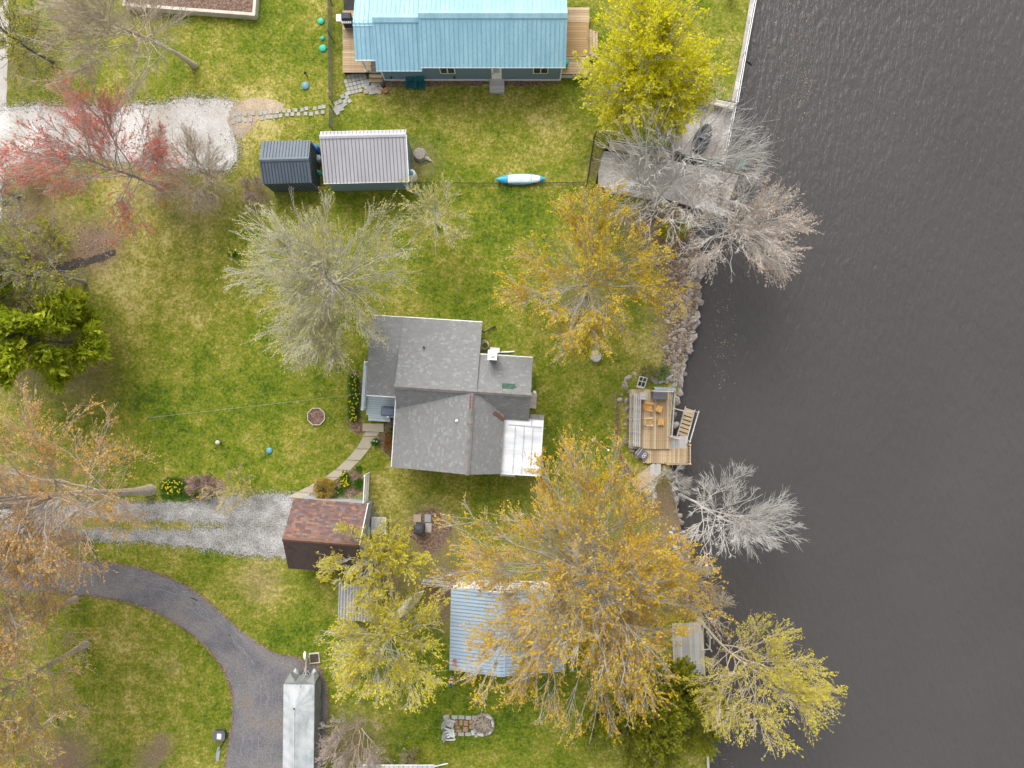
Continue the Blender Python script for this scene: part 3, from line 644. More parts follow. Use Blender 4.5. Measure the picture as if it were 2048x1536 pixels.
# porch roof (no walls): posts on the west deck
for side, q in ((0, [(-9.96,-2.02,2.2),(-8.6,-2.02,2.2),(-8.6,0,2.9),(-9.96,0,2.9)]), (1, [(-8.6,3.0,1.95),(-9.96,3.0,1.95),(-9.96,0,2.9),(-8.6,0,2.9)])):
    mb = MB(); mb.slab(q, .08); ro = obj('roof', mb, M_('blue_roof'), H2); p0 = Vector(q[0]); ux = Vector(q[1])-p0; us = Vector(q[3])-p0
    ribs(p0, ux, us, ux.length, us.length, .283, M_('blue_roof_rib'), ro)
    mb = MB(); mb.bar(p0+Vector((0,-.015,-.05)), Vector(q[1])+Vector((0,-.015,-.05)), .04, .14); obj('fascia', mb, tw, ro)
mb = MB(); mb.slab([(-9.97,-.2,2.86),(-8.62,-.2,2.86),(-8.62,.2,2.86),(-9.97,.2,2.86)], .03); obj('ridge_cap', mb, M_('blue_roof'), H2)
obj('porch_post', MB().box((-9.58,-1.95,1.3), (.11,.11,1.7)), tw, H2)
obj('post_base', MB().box((-9.58,-1.95,.62), (.2,.2,.12)), tw, H2)
# corner boards, windows, door on the south wall
vw = -2.34
for u in (-8.47, 3.2): obj('corner_board', MB().box((u,vw-.01,1.2), (.09,.07,2.35)), tw, H2)
obj('skirt_board', MB().box((-2.65,vw-.022,.07), (11.6,.05,.14)), M_('trim_white'), H2)
def window(px0, px1, zt, h):
    u0 = lc(H2,px0,140,zt-h/2).x; u1 = lc(H2,px1,140,zt-h/2).x; w = u1-u0; c = (u0+u1)/2
    f = obj('window', MB().box((c,vw-.03,zt-h/2), (w,.06,h)), tw, H2)
    for k in (-1, 1): obj('pane', MB().box((c+k*w*.235,vw-.064,zt-h/2), (w*.40,.012,h-.2)), M_('glass'), f)
window(879,910,2.15,1.05); window(1066,1097,2.15,1.05)
u = lc(H2,993,150,1.2).x
dr = obj('door', MB().box((u,vw-.03,1.22), (.66,.06,2.0)), tw, H2); obj('door_pane', MB().box((u,vw-.064,1.65), (.38,.012,.8)), M_('grey_siding'), dr); obj('door_handle', MB().box((u-.24,vw-.09,1.2), (.03,.06,.12)), M_('charcoal'), dr)
for px in (783, 909): c = lc(H2,px,155,.6); obj('wall_light', MB().lathe((c.x,vw-.12,.55), [(.02,0),(.07,.05),(.07,.12),(.02,.16)], 8), M_('black_metal'), H2)
st = obj('stoop', MB().box((lc(H2,994,172,.3).x,vw-.47,.15), (.95,.9,.3)), M_('grey_siding'), H2); 
for k in range(4): obj('stoop_board', MB().box((lc(H2,994,172,.3).x,vw-.14-.23*k,.315), (.98,.215,.035)), M_('grey_wood'), st)
# east deck and its steps
d0 = lc(H2,1132,148,.6); d1 = lc(H2,1178,22,.6)
DK = obj('deck', MB().box(((3.2+d1.x)/2,(d0.y+d1.y)/2,.25), (d1.x-3.25,d1.y-d0.y-.1,.5)), M_('dark_gap'), H2)
boards(H2, (3.22,d0.y), (1,0), (0,1), d1.x-3.2, 1.15, .6, M_('weathered_wood'), under=False, parent=DK, seed=3)
boards(H2, (3.22,d0.y+1.17), (1,0), (0,1), d1.x-3.35, 2.2, .615, M_('fresh_wood'), under=False, parent=DK, seed=4)
boards(H2, (3.22,d0.y+3.39), (1,0), (0,1), d1.x-3.2, 1.0, .6, M_('weathered_wood'), under=False, parent=DK, seed=5)
obj('trim_board', MB().box((d1.x-.07,d0.y+2.27,.61), (.1,2.22,.04)), M_('fresh_wood'), DK)
lat = MB()
for k in range(26):
    x = 3.0+k*.085
    lat.bar((x,d0.y-.02,.05), (min(x+.45,d1.x),d0.y-.02,.5), .02, .015); lat.bar((x,d0.y-.03,.5), (min(x+.45,d1.x),d0.y-.03,.05), .02, .015)
obj('lattice_skirt', lat, tw, DK)
for k in range(3): obj('stair_tread', MB().box((d1.x+.12+.2*k,lc(H2,1180,86,.4).y,.5-.17*k), (.19,1.65,.05)), M_('weathered_wood'), DK)
for s in (-1, 1): obj('stair_stringer', MB().bar((d1.x,lc(H2,1180,86,.4).y+s*.84,.45), (d1.x+.62,lc(H2,1180,86,.4).y+s*.84,.05), .05, .18), M_('weathered_wood'), DK)
# west deck
e0 = lc(H2,685,145,.5)
DW = obj('deck', MB().box((e0.x+1.3,e0.y+2.6,.2), (2.5,5.0,.4)), M_('dark_gap'), H2)
boards(H2, (e0.x,e0.y), (1,0), (0,1), 1.9, 4.1, .5, M_('weathered_wood'), under=False, parent=DW, seed=6)
boards(H2, (e0.x+1.92,e0.y-.02), (1,0), (0,1), .92, 1.5, .47, M_('old_wood'), under=False, parent=DW, seed=7)
for k in range(2): obj('stair_tread', MB().box((e0.x+2.15,e0.y-.14-.24*k,.33-.15*k), (.85,.24,.06)), M_('weathered_wood'), DW)

# ---- sheds of the north garden
def small(name, label, c0, rz, cat='shed'): return thing(name, label, cat, (c0[0], c0[1], 0), math.radians(rz))
SH1 = small('dark_metal_shed', 'small slate blue metal shed with ribbed roof', (-14.38,14.17), 1.6)
gable(SH1, -1.56, 1.56, (-1.36,2.0), (0,2.55), (1.36,2.0), M_('slate_metal'), M_('slate_metal'), M_('slate_rib'), .2, ov=.02, oe=.02, ridge=M_('slate_metal'), th=.05, capw=.12)
mb = MB()
for k in range(12):
    v = -1.2+.21*k; mb.box((1.56,v,1.0), (.035,.035,1.95))
for k in range(14):
    u = -1.42+.215*k; mb.box((u,-1.36,.98), (.035,.035,1.9))
obj('wall_rib', mb, M_('slate_rib'), SH1)
SH2 = small('light_metal_shed', 'light grey metal-roofed shed with an off-centre ridge', (-9.3,14.3), 1.35)
gable(SH2, -2.70, 2.70, (-1.50,2.2), (1.22,2.95), (1.58,2.72), M_('blue_siding'), M_('grey_metal'), M_('grey_rib'), .232, ov=.12, oe=.1, trim=M_('trim_white'), ridge=M_('grey_metal'), th=.06, capw=.14)
obj('verge_trim', MB().bar((2.72,-1.5,2.2), (2.72,1.22,2.95), .05, .14), tw, SH2)

# ---- brown garage
GA = small('brown_garage', 'garage with brown and orange mottled shingle roof beside the gravel drive', (-11.66,-9.64), -4.6)
gable(GA, -2.36, 2.34, (-2.24,2.3), (0,4.0), (2.24,2.3), M_('grey_siding'), M_('shingle_brown'), None, ov=.2, oe=.12, e=.13, tab=.27, seed=50, smat=M_('shingle_brown_shaded'))
mb = MB(); mb.add([(-2.37,-.13,3.935),(2.35,-.13,3.935),(2.35,0,4.04),(-2.37,0,4.04),(2.35,.13,3.935),(-2.37,.13,3.935)], [(0,1,2,3),(3,2,4,5)]); obj('ridge_cap', mb, M_('shingle_rust'), GA)
obj('verge_trim', MB().bar((2.36,2.24,2.26), (2.36,0,3.97), .05, .14), M_('trim_white'), GA)
obj('garage_door', MB().box((-2.26,.2,1.05), (.05,2.6,2.1)), tw, GA)

# ---- house with the pale blue metal roof under the golden tree
H3 = small('pale_roof_house', 'small house with weathered pale blue metal roof under the golden tree', (-.28,-15.55), -1.2, 'house')
q1 = [(-3.63,2.58,2.45),(-3.63,-2.58,2.45),(-.35,-2.58,3.35),(-.35,2.58,3.35)]; q2 = [(3.63,-2.58,2.35),(3.63,2.58,2.35),(-.35,2.58,3.35),(-.35,-2.58,3.35)]
for q in (q1, q2):
    mb = MB(); mb.slab(q, .07); ro = obj('roof', mb, M_('pale_blue_metal'), H3); p0 = Vector(q[0]); ux = Vector(q[1])-p0; us = Vector(q[3])-p0
    ribs(p0, ux, us, ux.length, us.length, .225, M_('pale_blue_rib'), ro)
mb = MB(); mb.slab([(-.6,-2.6,3.33),(-.1,-2.6,3.33),(-.1,2.6,3.36),(-.6,2.6,3.36)], .02); obj('ridge_cap', mb, M_('pale_blue_metal'), H3)
prof = [(-3.4,0),(3.4,0),(3.4,2.3),(-.35,3.2),(-3.4,2.4)]; mb = MB(); n = 5
mb.add([(p[0],-2.35,p[1]) for p in prof]+[(p[0],2.45,p[1]) for p in prof], [tuple(range(n)), tuple(range(2*n-1,n-1,-1))]+[(i,n+i,n+(i+1)%n,(i+1)%n) for i in range(n)]); obj('wall', mb, M_('peeling_white'), H3)
obj('gutter', MB().bar((-3.5,2.68,2.42), (3.0,2.68,2.42), .16, .1), M_('peeling_white'), H3)
obj('chimney', MB().box((-3.3,-2.0,2.75), (.2,.25,.5)), M_('terracotta'), H3)

# ---- small grey shed, bottom building
SH3 = small('grey_shed', 'low weathered grey shed roof half hidden under the yellow tree', (-10.0,-14.0), -3)
mb = MB(); mb.slab([(-1.12,-1.2,1.75),(1.12,-1.2,1.75),(1.12,1.2,2.0),(-1.12,1.2,2.0)], .06); ro = obj('roof', mb, M_('grey_wood'), SH3)
ribs((-1.12,-1.2,1.75), (1,0,0), (0,2.4,.25), 2.24, 2.41, .19, M_('grey_rib'), ro, w=.05, h=.025)
obj('wall', MB().box((0,0,.84), (2.05,2.2,1.66)), M_('old_wood'), SH3); obj('door', MB().box((0,1.115,.8), (.8,.04,1.5)), M_('dark_gap'), SH3)
SH4 = small('bottom_outbuilding', 'pale roof edge of an outbuilding cut off by the bottom of the picture', (-7.15,-26.2), 0)
gable(SH4, -2.27, 2.25, (-2.2,2.5), (0,3.1), (2.13,2.5), M_('grey_siding'), M_('grey_metal'), M_('grey_rib'), .3, trim=tw, ridge=M_('grey_metal'), ov=1.75)
o = tag(obj('white_pipe', MB().tube([GV(868,1533,.05), GV(896,1527,.05)], .045, 8), tw), 'white pipe sticking out beside the bottom roof edge', 'pipe')

# ================================================================ OBJECTS
def cyl(name, label, cat, px, py, prof, m, n=16, z=0, smooth=True, group=None):
    x, y, _ = G(px, py, z); o = obj(name, MB().lathe((0, 0, 0), prof, n), m, smooth=smooth); o.location = (x, y, z); return tag(o, label, cat, group)

# ---- dock on the lake shore
DO = thing('dock', 'weathered wooden dock deck with benches and rails on the shore', 'dock', G(1300,840), math.radians(-1))
def dl(px, py, z=.35): v = lc(DO, px, py, z); return v
zd = .35
a, b = dl(1257,897), dl(1343,780)
DM = obj('upper_deck', MB().box(((a.x+b.x)/2,(a.y+b.y)/2,-.15), (b.x-a.x-.1,b.y-a.y-.1,.9)), M_('dark_gap'), DO)
boards(DO, (a.x,a.y), (0,1), (1,0), b.y-a.y, b.x-a.x, zd, M_('weathered_wood'), bw=.125, under=False, parent=DM, seed=11, jit=.02)
for o in [c for c in DM.children if c.name.startswith('board')]: pass
zl = .2
a2, b2 = dl(1285,926,zl), dl(1377,897,zl); a3, b3 = dl(1341,897,zl), dl(1376,872,zl)
DL = obj('lower_deck', MB().box(((a2.x+b2.x)/2,(a2.y+b2.y)/2,-.25), (b2.x-a2.x-.1,b2.y-a2.y-.1,.8)), M_('dark_gap'), DO)
boards(DO, (a2.x,a2.y), (0,1), (1,0), b2.y-a2.y, b2.x-a2.x, zl, M_('weathered_wood'), bw=.13, under=False, parent=DL, seed=12, jit=.02)
boards(DO, (a3.x,a3.y+.01), (0,1), (1,0), b3.y-a3.y-.02, b3.x-a3.x, zl, M_('grey_wood'), bw=.13, under=False, parent=DL, seed=13, jit=.02)
a4, b4 = dl(1300,950,.15), dl(1322,927,.15)
boards(DO, (a4.x,a4.y), (0,1), (1,0), b4.y-a4.y-.02, b4.x-a4.x, .16, M_('grey_wood'), bw=.13, under=False, parent=DL, seed=14, jit=.08)
def rail(par, pts, h, z, m, n_pick=0, cap=True, w=.07, nm='railing'):
    P = [Vector((p.x, p.y, z)) for p in pts]
    for a, b in zip(P, P[1:]):
        r_ = obj(nm, MB().bar(a+Vector((0,0,h)), b+Vector((0,0,h)), w, .045), m, par); obj('lower_rail', MB().bar(a+Vector((0,0,.12)), b+Vector((0,0,.12)), .05, .04), m, r_)
        if n_pick:
            me = MB().box((0,0,h/2), (.03,.03,h-.1)).mesh('picket'); me.materials.append(m)
            for i in range(n_pick):
                k = obj('picket', me, None, r_); k.location = a.lerp(b, (i+.5)/n_pick)
    for p in P:
        q = obj('post', MB().box((0,0,h/2-.35), (.09,.09,h+.75)), m, par); q.location = p
        if cap: c = obj('post_cap', MB().lathe((0,0,h+.03), [(.07,0),(.07,.03),(.02,.08)], 8), M_('copper'), q)
rail(DO, [dl(1344,783),dl(1338,871)], .85, zd, M_('grey_wood'), 26)
rail(DO, [dl(1303,782),dl(1344,783)], .85, zd, M_('grey_wood'))
rail(DO, [dl(1374,888,zl),dl(1374,925,zl),dl(1330,926,zl)], .85, zl, M_('weathered_wood'), 10)
rail(DO, [dl(1337,872),dl(1352,876,zl)], .85, zl, M_('grey_wood'))
# stairs into the lake
s0, s1 = dl(1362,880,.0), dl(1381,817,-.7); wv = (dl(1390,822,-.7)-dl(1369,815,-.7)); wl_ = wv.length; wv.normalize(); ang = math.atan2(wv.y, wv.x)
ST = obj('lake_stairs', MB().bar(s0-wv*.34+Vector((0,0,.05)), s1-wv*.34+Vector((0,0,-.15)), .05, .2), M_('grey_wood'), DO)
obj('stringer', MB().bar(s0+wv*.34+Vector((0,0,.05)), s1+wv*.34+Vector((0,0,-.15)), .05, .2), M_('grey_wood'), ST)
for k in range(8):
    p = s0.lerp(s1, (k+.4)/8); obj('tread', MB().box((p.x,p.y,p.z+.06), (.64,.2,.04), ang), M_('weathered_wood'), ST)
obj('hand_rail', MB().bar(s0+wv*.4+Vector((0,0,.75)), s1+wv*.4+Vector((0,0,.7)), .07, .05), M_('grey_wood'), ST)
for t_ in (.05, .95): p = s0.lerp(s1, t_)+wv*.4; obj('post', MB().box((p.x,p.y,p.z+.1), (.08,.08,1.4)), M_('grey_wood'), ST)
obj('brace', MB().bar(dl(1345,816,.9), dl(1387,827,.3), .08, .05), M_('grey_wood'), ST)
# benches
BE = thing('bench', 'long grey slatted bench along the landward side of the dock', 'bench', G(1268,838), math.radians(-1))
def bl(px, py, z): return lc(BE, px, py, z)
y0, y1 = bl(1262,892,.8).y, bl(1262,786,.8).y; xo = bl(1257,838,.8).x; me = MB().box((0,0,0), (.085,y1-y0,.04)).mesh('slat'); me.materials.append(M_('grey_wood'))
for i in range(4):
    o = obj('seat_slat', me, None, BE); o.location = (xo+.36+.13*i, (y0+y1)/2-.02*i, .78)
for i in range(3):
    o = obj('back_slat', me, None, BE); o.location = (xo+.02+.05*i, (y0+y1)/2, 1.25-.16*i); o.rotation_euler = (0, math.radians(65), 0)
for i in range(5):
    yy = y0+.15+(y1-y0-.3)*i/4; obj('leg', MB().box((xo+.55,yy,.55), (.5,.06,.42)).box((xo+.1,yy,.8), (.06,.06,.9)), M_('grey_wood'), BE)
BE2 = thing('bench', 'short grey slatted seat at the north end of the dock bench', 'bench', (*G(1282,792)[:2], zd), math.radians(-1))
for i in range(4): obj('seat_slat', MB().box((-.02,.2-.12*i,.43), (.46,.1,.035)), M_('grey_wood'), BE2)
for s in (-1, 1): obj('leg', MB().box((s*.18,.02,.2), (.06,.44,.41)), M_('grey_wood'), BE2)
# storage box, landing ramp, things on the dock
BX = thing('storage_box', 'dark grey storage box on the dock against the rail', 'storage box', (*G(1317,791,.35)[:2], zd), math.radians(-1))
obj('box_body', MB().box((0,0,.22), (.92,.42,.44)), M_('charcoal'), BX); obj('lid', MB().box((0,0,.47), (.98,.48,.06)), M_('grey_plastic'), BX)
RA = thing('boarding_ramp', 'small plank ramp leading from the lawn down to the dock', 'ramp', G(1288,956))
A_, B_ = GV(1260,962,.1), GV(1306,928,.15); u_ = (B_-A_); Lr = u_.length; u_.normalize(); v_ = Vector((u_.y,-u_.x,0)); nb = 13
for i in range(nb):
    p = A_+u_*(Lr*(i+.5)/nb)+v_*.42-Vector(RA.location); obj('board', MB().box((p.x,p.y,.13), (Lr/nb-.015,.88,.04), math.atan2(u_.y,u_.x)), M_('weathered_wood'), RA)
C_, D_ = GV(1278,980,.1)-Vector(RA.location), GV(1323,944,.1)-Vector(RA.location)
for h in (.9, .5): obj('hand_rail', MB().bar((C_.x,C_.y,h), (D_.x,D_.y,h), .08, .05), M_('old_wood' if h < .8 else 'weathered_wood'), RA)
for p in (C_, D_): obj('post', MB().box((p.x,p.y,.45), (.09,.09,.95)), M_('weathered_wood'), RA)
for s in (0, .84): q = A_+v_*s-Vector(RA.location); q2 = B_+v_*s-Vector(RA.location); obj('joist', MB().bar((q.x,q.y,.06), (q2.x,q2.y,.06), .06, .1), M_('old_wood'), RA)

def adirondack(name, label, loc, rz, m1, m2, sc=1.0):
    t = thing(name, label, 'chair', loc, rz, None)
    st = obj('seat', MB().box((.33,0,.37), (.09,.52,.025)), m2, t)
    for i in range(1, 6): obj('slat', MB().box((.33-.105*i,0,.37-.022*i), (.092,.52,.025)), m2, st)
    bk = obj('backrest', MB().box((-.22,0,.3), (.05,.55,.08)), m1, t)
    for i in range(5):
        y = (i-2)*.125; top = .98-.05*abs(i-2)**1.6*.5; x1 = -.56+.03*abs(i-2)
        obj('back_slat', MB().bar((-.2,y*.85,.26), (x1,y*1.12,top), .115, .022, up=(1,0,.4)), m1, bk)
    for s in (-1, 1):
        obj('armrest', MB().add([(-.42,s*.26,.56),(-.42,s*.34,.56),(.1,s*.42,.58),(.42,s*.42,.58),(.45,s*.36,.58),(.42,s*.29,.58),(.0,s*.29,.57),
                                 (-.42,s*.26,.53),(-.42,s*.34,.53),(.1,s*.42,.55),(.42,s*.42,.55),(.45,s*.36,.55),(.42,s*.29,.55),(.0,s*.29,.54)],
                                [(0,1,2,3,4,5,6),(13,12,11,10,9,8,7)]+[(i,(i+1)%7,7+(i+1)%7,7+i) for i in range(7)]), m1, t)
        obj('leg', MB().box((.33,s*.3,.275), (.11,.035,.55)), m1, t)
        obj('leg', MB().bar((.36,s*.27,.33), (-.52,s*.27,.04), .03, .11), m1, t)
    t.scale = (sc, sc, sc); return t
op, cp = M_('orange_plastic'), M_('cream_plastic')
adirondack('lounge_chair', 'orange lounge chair with angled footrest, nearer the storage box', (*G(1295,813,.35)[:2], zd), math.radians(-8), op, op, .68)
adirondack('lounge_chair', 'orange lounge chair with cream arms, farther from the storage box', (*G(1295,843,.35)[:2], zd), math.radians(1), cp, op, .68)
def ottoman(label, px, py, rz):
    t = thing('footrest', label, 'footrest', (*G(px,py,.6)[:2], zd), rz)
    tp = obj('top', MB().box((-.16,0,.3), (.07,.4,.025)), op, t)
    for i in range(1, 5): obj('slat', MB().box((-.16+.082*i,0,.3-.012*i), (.07,.4,.025)), op, tp)
    for s in (-1, 1): obj('leg', MB().box((0,s*.16,.14), (.34,.03,.28)), op, t)
ottoman('tilted orange footrest in front of the nearer lounge chair', 1318, 818, math.radians(-22)); ottoman('square orange footrest in front of the cream-armed chair', 1322, 844, 0)
tp = M_('teal_plastic')
vw_w = G(0,0)[1]
adirondack('garden_chair', 'dark teal garden chair at the blue wall, left of the pair', (*G(822,171,0)[:2], 0), math.radians(-90), tp, tp, .8)
adirondack('garden_chair', 'dark teal garden chair at the blue wall, right of the pair', (*G(842,172,0)[:2], 0), math.radians(-88), tp, tp, .8)
gw = M_('grey_wood')
adirondack('garden_chair', 'weathered grey slatted chair north of the pair by the stone fire ring', (*G(899,1443,0)[:2], 0), math.radians(-14), gw, gw, .85)
adirondack('garden_chair', 'weathered white-grey chair with a blue flag by the stone fire ring', (*G(900,1464,0)[:2], 0), math.radians(8), gw, M_('peeling_white'), .85)

# junk beside the dock
t = thing('window_frame', 'old white window frame leaning on the bank above the dock', 'window frame', G(1283,764), math.radians(-12))
R_ = Matrix.Rotation(math.radians(28), 3, 'X')
fr = obj('frame', MB().box((0,0,.2), (.5,.75,.02), M=R_), M_('glass'), t)
for (x, y, w, h) in ((-.25,0,.05,.8),(.25,0,.05,.8),(0,.38,.5,.05),(0,-.38,.5,.12),(0,0,.03,.75),(0,.05,.45,.03)):
    p = R_ @ Vector((x,y,.03)); obj('bar', MB().box((p.x,p.y,p.z+.2), (w,h,.04), M=R_), M_('white_paint'), fr)
t = thing('plank_stack', 'stack of long blue-white planks beside the dock rail', 'planks', G(1329,779))
for k in range(4): obj('plank', MB().box((0,.12-.08*k,.1+.02*k), (1.45-.05*k,.07,.05), math.radians(-3-k)), M_('rail_blue' if k % 2 else 'pale_blue_metal'), t)
t = thing('log_box', 'dark box with white ring marks on the ground below the dock', 'box', G(1281,906), math.radians(-38))
obj('box_body', MB().box((0,0,.2), (.75,.5,.4)), M_('charcoal'), t); lid = obj('lid', MB().box((0,0,.42), (.8,.55,.05)), M_('grey_plastic'), t)
for k in (-1, 1): obj('slat', MB().box((-.25+.08*k,-.02,.46), (.06,.5,.03)), M_('grey_wood'), lid)
for k in (0, 1):
    pts_ = [(.2+.09*math.cos(i*.7), .1-.16*k+.09*math.sin(i*.7), .455) for i in range(10)]; obj('ring', MB().tube(pts_, .018, 5), M_('white_paint'), lid)
tag(obj('driftwood_log', MB().tube([GV(1318,766,.1), GV(1332,758,.14), GV(1346,750,.1)], [.12,.1,.05], 7), M_('grey_wood'), smooth=True), 'grey driftwood log on the bank above the dock', 'log')

# ---- pontoon boat under its cover, on a trailer
PB = thing('pontoon_boat', 'pontoon boat wrapped in a pale grey tarpaulin on the asphalt drive', 'boat', (-13.65,-22.9,0), math.radians(-.6))
hx, hy = .99, 3.7; nx, ny = 26, 72
def tent(u, v):
    rx = -.15
    fx = 1-abs(u-rx)/((hx+rx) if u < rx else (hx-rx)); fy = min(1, (hy-v)/1.35, (v+hy)/1.35); h = max(0, min(fx, fy))
    d = math.hypot(u-rx, v-(hy-1.35)); an = math.atan2(v-(hy-1.35), u-rx)
    wr = .035*math.sin(an*15)*math.exp(-d*.9)*min(1, d*3)*(1 if v > hy-2 else .25)
    sag = -.06*math.sin(math.pi*h)*(1+.4*math.sin(v*2.1)); return 1.95+.46*h+sag+wr+.012*math.sin(v*9+u*4)
vv = [(-hx+2*hx*i/nx, -hy+2*hy*j/ny, tent(-hx+2*hx*i/nx, -hy+2*hy*j/ny)) for j in range(ny+1) for i in range(nx+1)]
mb = MB(); mb.add(vv, [(j*(nx+1)+i, j*(nx+1)+i+1, (j+1)*(nx+1)+i+1, (j+1)*(nx+1)+i) for j in range(ny) for i in range(nx)]); cov = obj('cover', mb, M_('tarp'), PB, smooth=True)
ed = [(-hx,-hy),(hx,-hy),(hx,hy),(-hx,hy)]
for k in range(4):
    a, b = ed[k], ed[(k+1) % 4]; n = 26; mb = MB(); vs = []
    nrm = Vector((b[1]-a[1], -(b[0]-a[0]))).normalized()
    for i in range(n+1):
        u, v = a[0]+(b[0]-a[0])*i/n, a[1]+(b[1]-a[1])*i/n; w = .03*math.sin(i*1.7)+.04
        vs += [(u,v,tent(u,v)+.002), (u+nrm.x*w,v+nrm.y*w,1.3), (u+nrm.x*(w+.03+.02*math.sin(i*2.6)),v+nrm.y*(w+.03),.62+.06*math.sin(i*.9))]
    mb.add(vs, [(3*i,3*i+1,3*i+4,3*i+3) for i in range(n)]+[(3*i+1,3*i+2,3*i+5,3*i+4) for i in range(n)]); obj('cover_side', mb, M_('tarp_side'), cov, smooth=True)
obj('ridge_seam', MB().tube([(-.15, hy-1.4-.4*i, tent(-.15, hy-1.4-.4*i)+.02) for i in range(15)], .022, 5), M_('tarp_seam'), cov)
obj('vent_cap', MB().lathe((-.15,hy-1.33,tent(-.15,hy-1.36)), [(.05,0),(.05,.05),(.02,.06)], 8), M_('black_metal'), cov)
obj('vent_cap', MB().lathe((.12,hy-.1,tent(.12,hy-.1)), [(.03,0),(.03,.03),(.01,.04)], 8), M_('black_metal'), cov)
for s in (-1, 1):
    obj('pontoon', MB().tube([(s*.62,-hy+.1,.55),(s*.62,hy-.1,.55),(s*.62,hy+.3,.62),(s*.62,hy+.5,.75)], [.3,.3,.2,.04], 12), M_('galvanised'), PB, smooth=True)
    obj('cover_corner', MB().add([(s*.99,hy,1.93),(s*.35,hy+.02,1.6),(s*.75,hy+.42,1.25),(s*1.02,hy+.2,1.0),(s*.35,hy+.06,.8),(s*.8,hy+.4,.75)], [(0,1,2),(0,2,3),(1,4,5,2),(2,5,3)] if s < 0 else [(0,2,1),(0,3,2),(1,2,5,4),(2,3,5)]), M_('tarp_side'), cov)
TR = thing('boat_trailer', 'galvanised boat trailer tongue with winch post and white jack', 'trailer', (-13.6,-19.0,0), math.radians(-.6))
gm = M_('galvanised')
obj('tongue', MB().bar((.02,-2.0,.5), (.02,.95,.5), .08, .1), gm, TR)
obj('coupler', MB().box((.02,1.05,.5), (.1,.3,.08)), M_('black_metal'), TR)
obj('jack', MB().lathe((.1,.85,0), [(.04,0),(.04,.8),(.05,.82),(.05,.9)], 8), gm, TR)
obj('jack_cover', MB().tube([(.06,.95,.9),(.05,1.15,.93),(.04,1.4,.9),(.04,1.5,.86)], [.06,.1,.1,.04], 10), M_('white_paint'), TR, smooth=True)
wp = obj('winch_post', MB().bar((.02,-.05,.5), (.02,-.25,1.35), .07, .07).bar((-.12,-.2,1.25), (.3,-.2,1.25), .05, .05).bar((-.1,-.02,.9), (.28,-.02,.9), .05, .05), gm, TR)
for s in (-1, 1): obj('guide_arm', MB().bar((.02+s*.05,-.3,1.1), (.02+s*.33,-.32,1.1), .05, .05).bar((.02+s*.33,-.32,1.1), (.02+s*.55,-.58,1.0), .05, .05), M_('porch_paint'), TR)
for s in (-1, 1): obj('bow_pad', MB().box((.02+s*.55,-.58,1.0), (.14,.1,.1)), M_('black_metal'), TR)
for s in (-1, 1): obj('frame_rail', MB().bar((.02+s*.08,.1,.42), (.02+s*.7,-1.0,.4), .06, .08).bar((.02+s*.7,-1.0,.4), (.02+s*.7,-7.2,.4), .06, .08), gm, TR)
for s in (-1, 1):
    for yy in (-4.6, -5.4): obj('wheel', MB().tube([(.02+s*.78,yy,.28),(.02+s*.96,yy,.28)], .28, 14), M_('black_metal'), TR)
tag(obj('wheel_chock', MB().prism([G(609,1335)[:2],G(614,1334)[:2],G(615,1341)[:2],G(609,1341)[:2]], 0, .16), op), 'orange block on the asphalt beside the trailer tongue', 'block')

# ---- planters, lids and small garden things
def frame_box(name, label, cat, px, py, w, d, h, rz, m, fill, t_=.05, fillz=None):
    t = thing(name, label, cat, G(px, py), rz)
    for s in (-1, 1): obj('board', MB().box((0,s*(d/2),h/2), (w+t_,t_,h)), m, t); obj('board', MB().box((s*(w/2),0,h/2), (t_,d-t_,h)), m, t)
    obj('soil', MB().box((0,0,h*.4), (w-t_,d-t_,h*.8 if fillz is None else fillz)), fill, t); return t
frame_box('planter_box', 'square wooden planter of dark soil beside the asphalt', 'planter', 630, 1315, .62, .62, .16, math.radians(5), M_('timber_pale'), M_('soil'))
frame_box('ramp_planter', 'small reddish wooden planter at the corner of the launch ramp', 'planter', 1196, 381, .55, .5, .25, math.radians(-22), M_('old_wood'), M_('mulch'))
t = thing('octagon_planter', 'octagonal pale-edged tree ring filled with mulch on the lawn', 'planter', G(633,833))
P8 = [(.6*math.cos(math.pi/8+i*math.pi/4), .6*math.sin(math.pi/8+i*math.pi/4)) for i in range(8)]
for i in range(8): obj('edge_board', MB().bar((*P8[i],.06), (*P8[(i+1) % 8],.06), .045, .13), M_('timber_pale'), t)
obj('mulch', MB().prism([(p[0]*.97,p[1]*.97) for p in P8], .01, .07), M_('mulch'), t)
lidp = [(1,0),(1,.06),(.9,.085),(.15,.1)]
def lid(px, py, r, m, label): return cyl('septic_lid', label, 'lid', px, py, [(r*a, b) for a, b in lidp], m, 18)
gl = M_('green_lid')
lid(642,43,.22,gl,'round green lid nearest the top edge of the picture'); lid(645,77,.14,gl,'smallest of the three green lids beside the fence'); lid(646,97,.24,gl,'round green lid lowest of the three beside the fence')
lid(611,172,.26,M_('slate_lid'),'round slate blue lid on the lawn above the stepping stones'); lid(539,901,.2,M_('blue_lid'),'round light blue lid on the lawn above the gravel drive')
cyl('well_cap', 'small white post cap on the dark green lawn', 'post', 440, 884, [(.1,0),(.1,.35),(.15,.37),(.15,.42),(.03,.45)], M_('timber_pale'), 12)
cyl('garden_light', 'small garden lamp post beside the slate blue lid', 'lamp', 615, 153, [(.03,0),(.03,.5),(.09,.55),(.09,.6),(.02,.66)], M_('black_metal'), 8)
t = thing('tree_stump', 'sawn grey tree stump beside the light grey shed', 'stump', G(840,310)); obj('stump_body', MB().lathe((0,0,0), [(.5,-.05),(.42,.08),(.38,.32)], 16), M_('grey_bark'), t); obj('cut_face', MB().lathe((0,0,.321), [(.36,0),(.35,.006),(.05,.008)], 16), M_('stump_wood'), t)
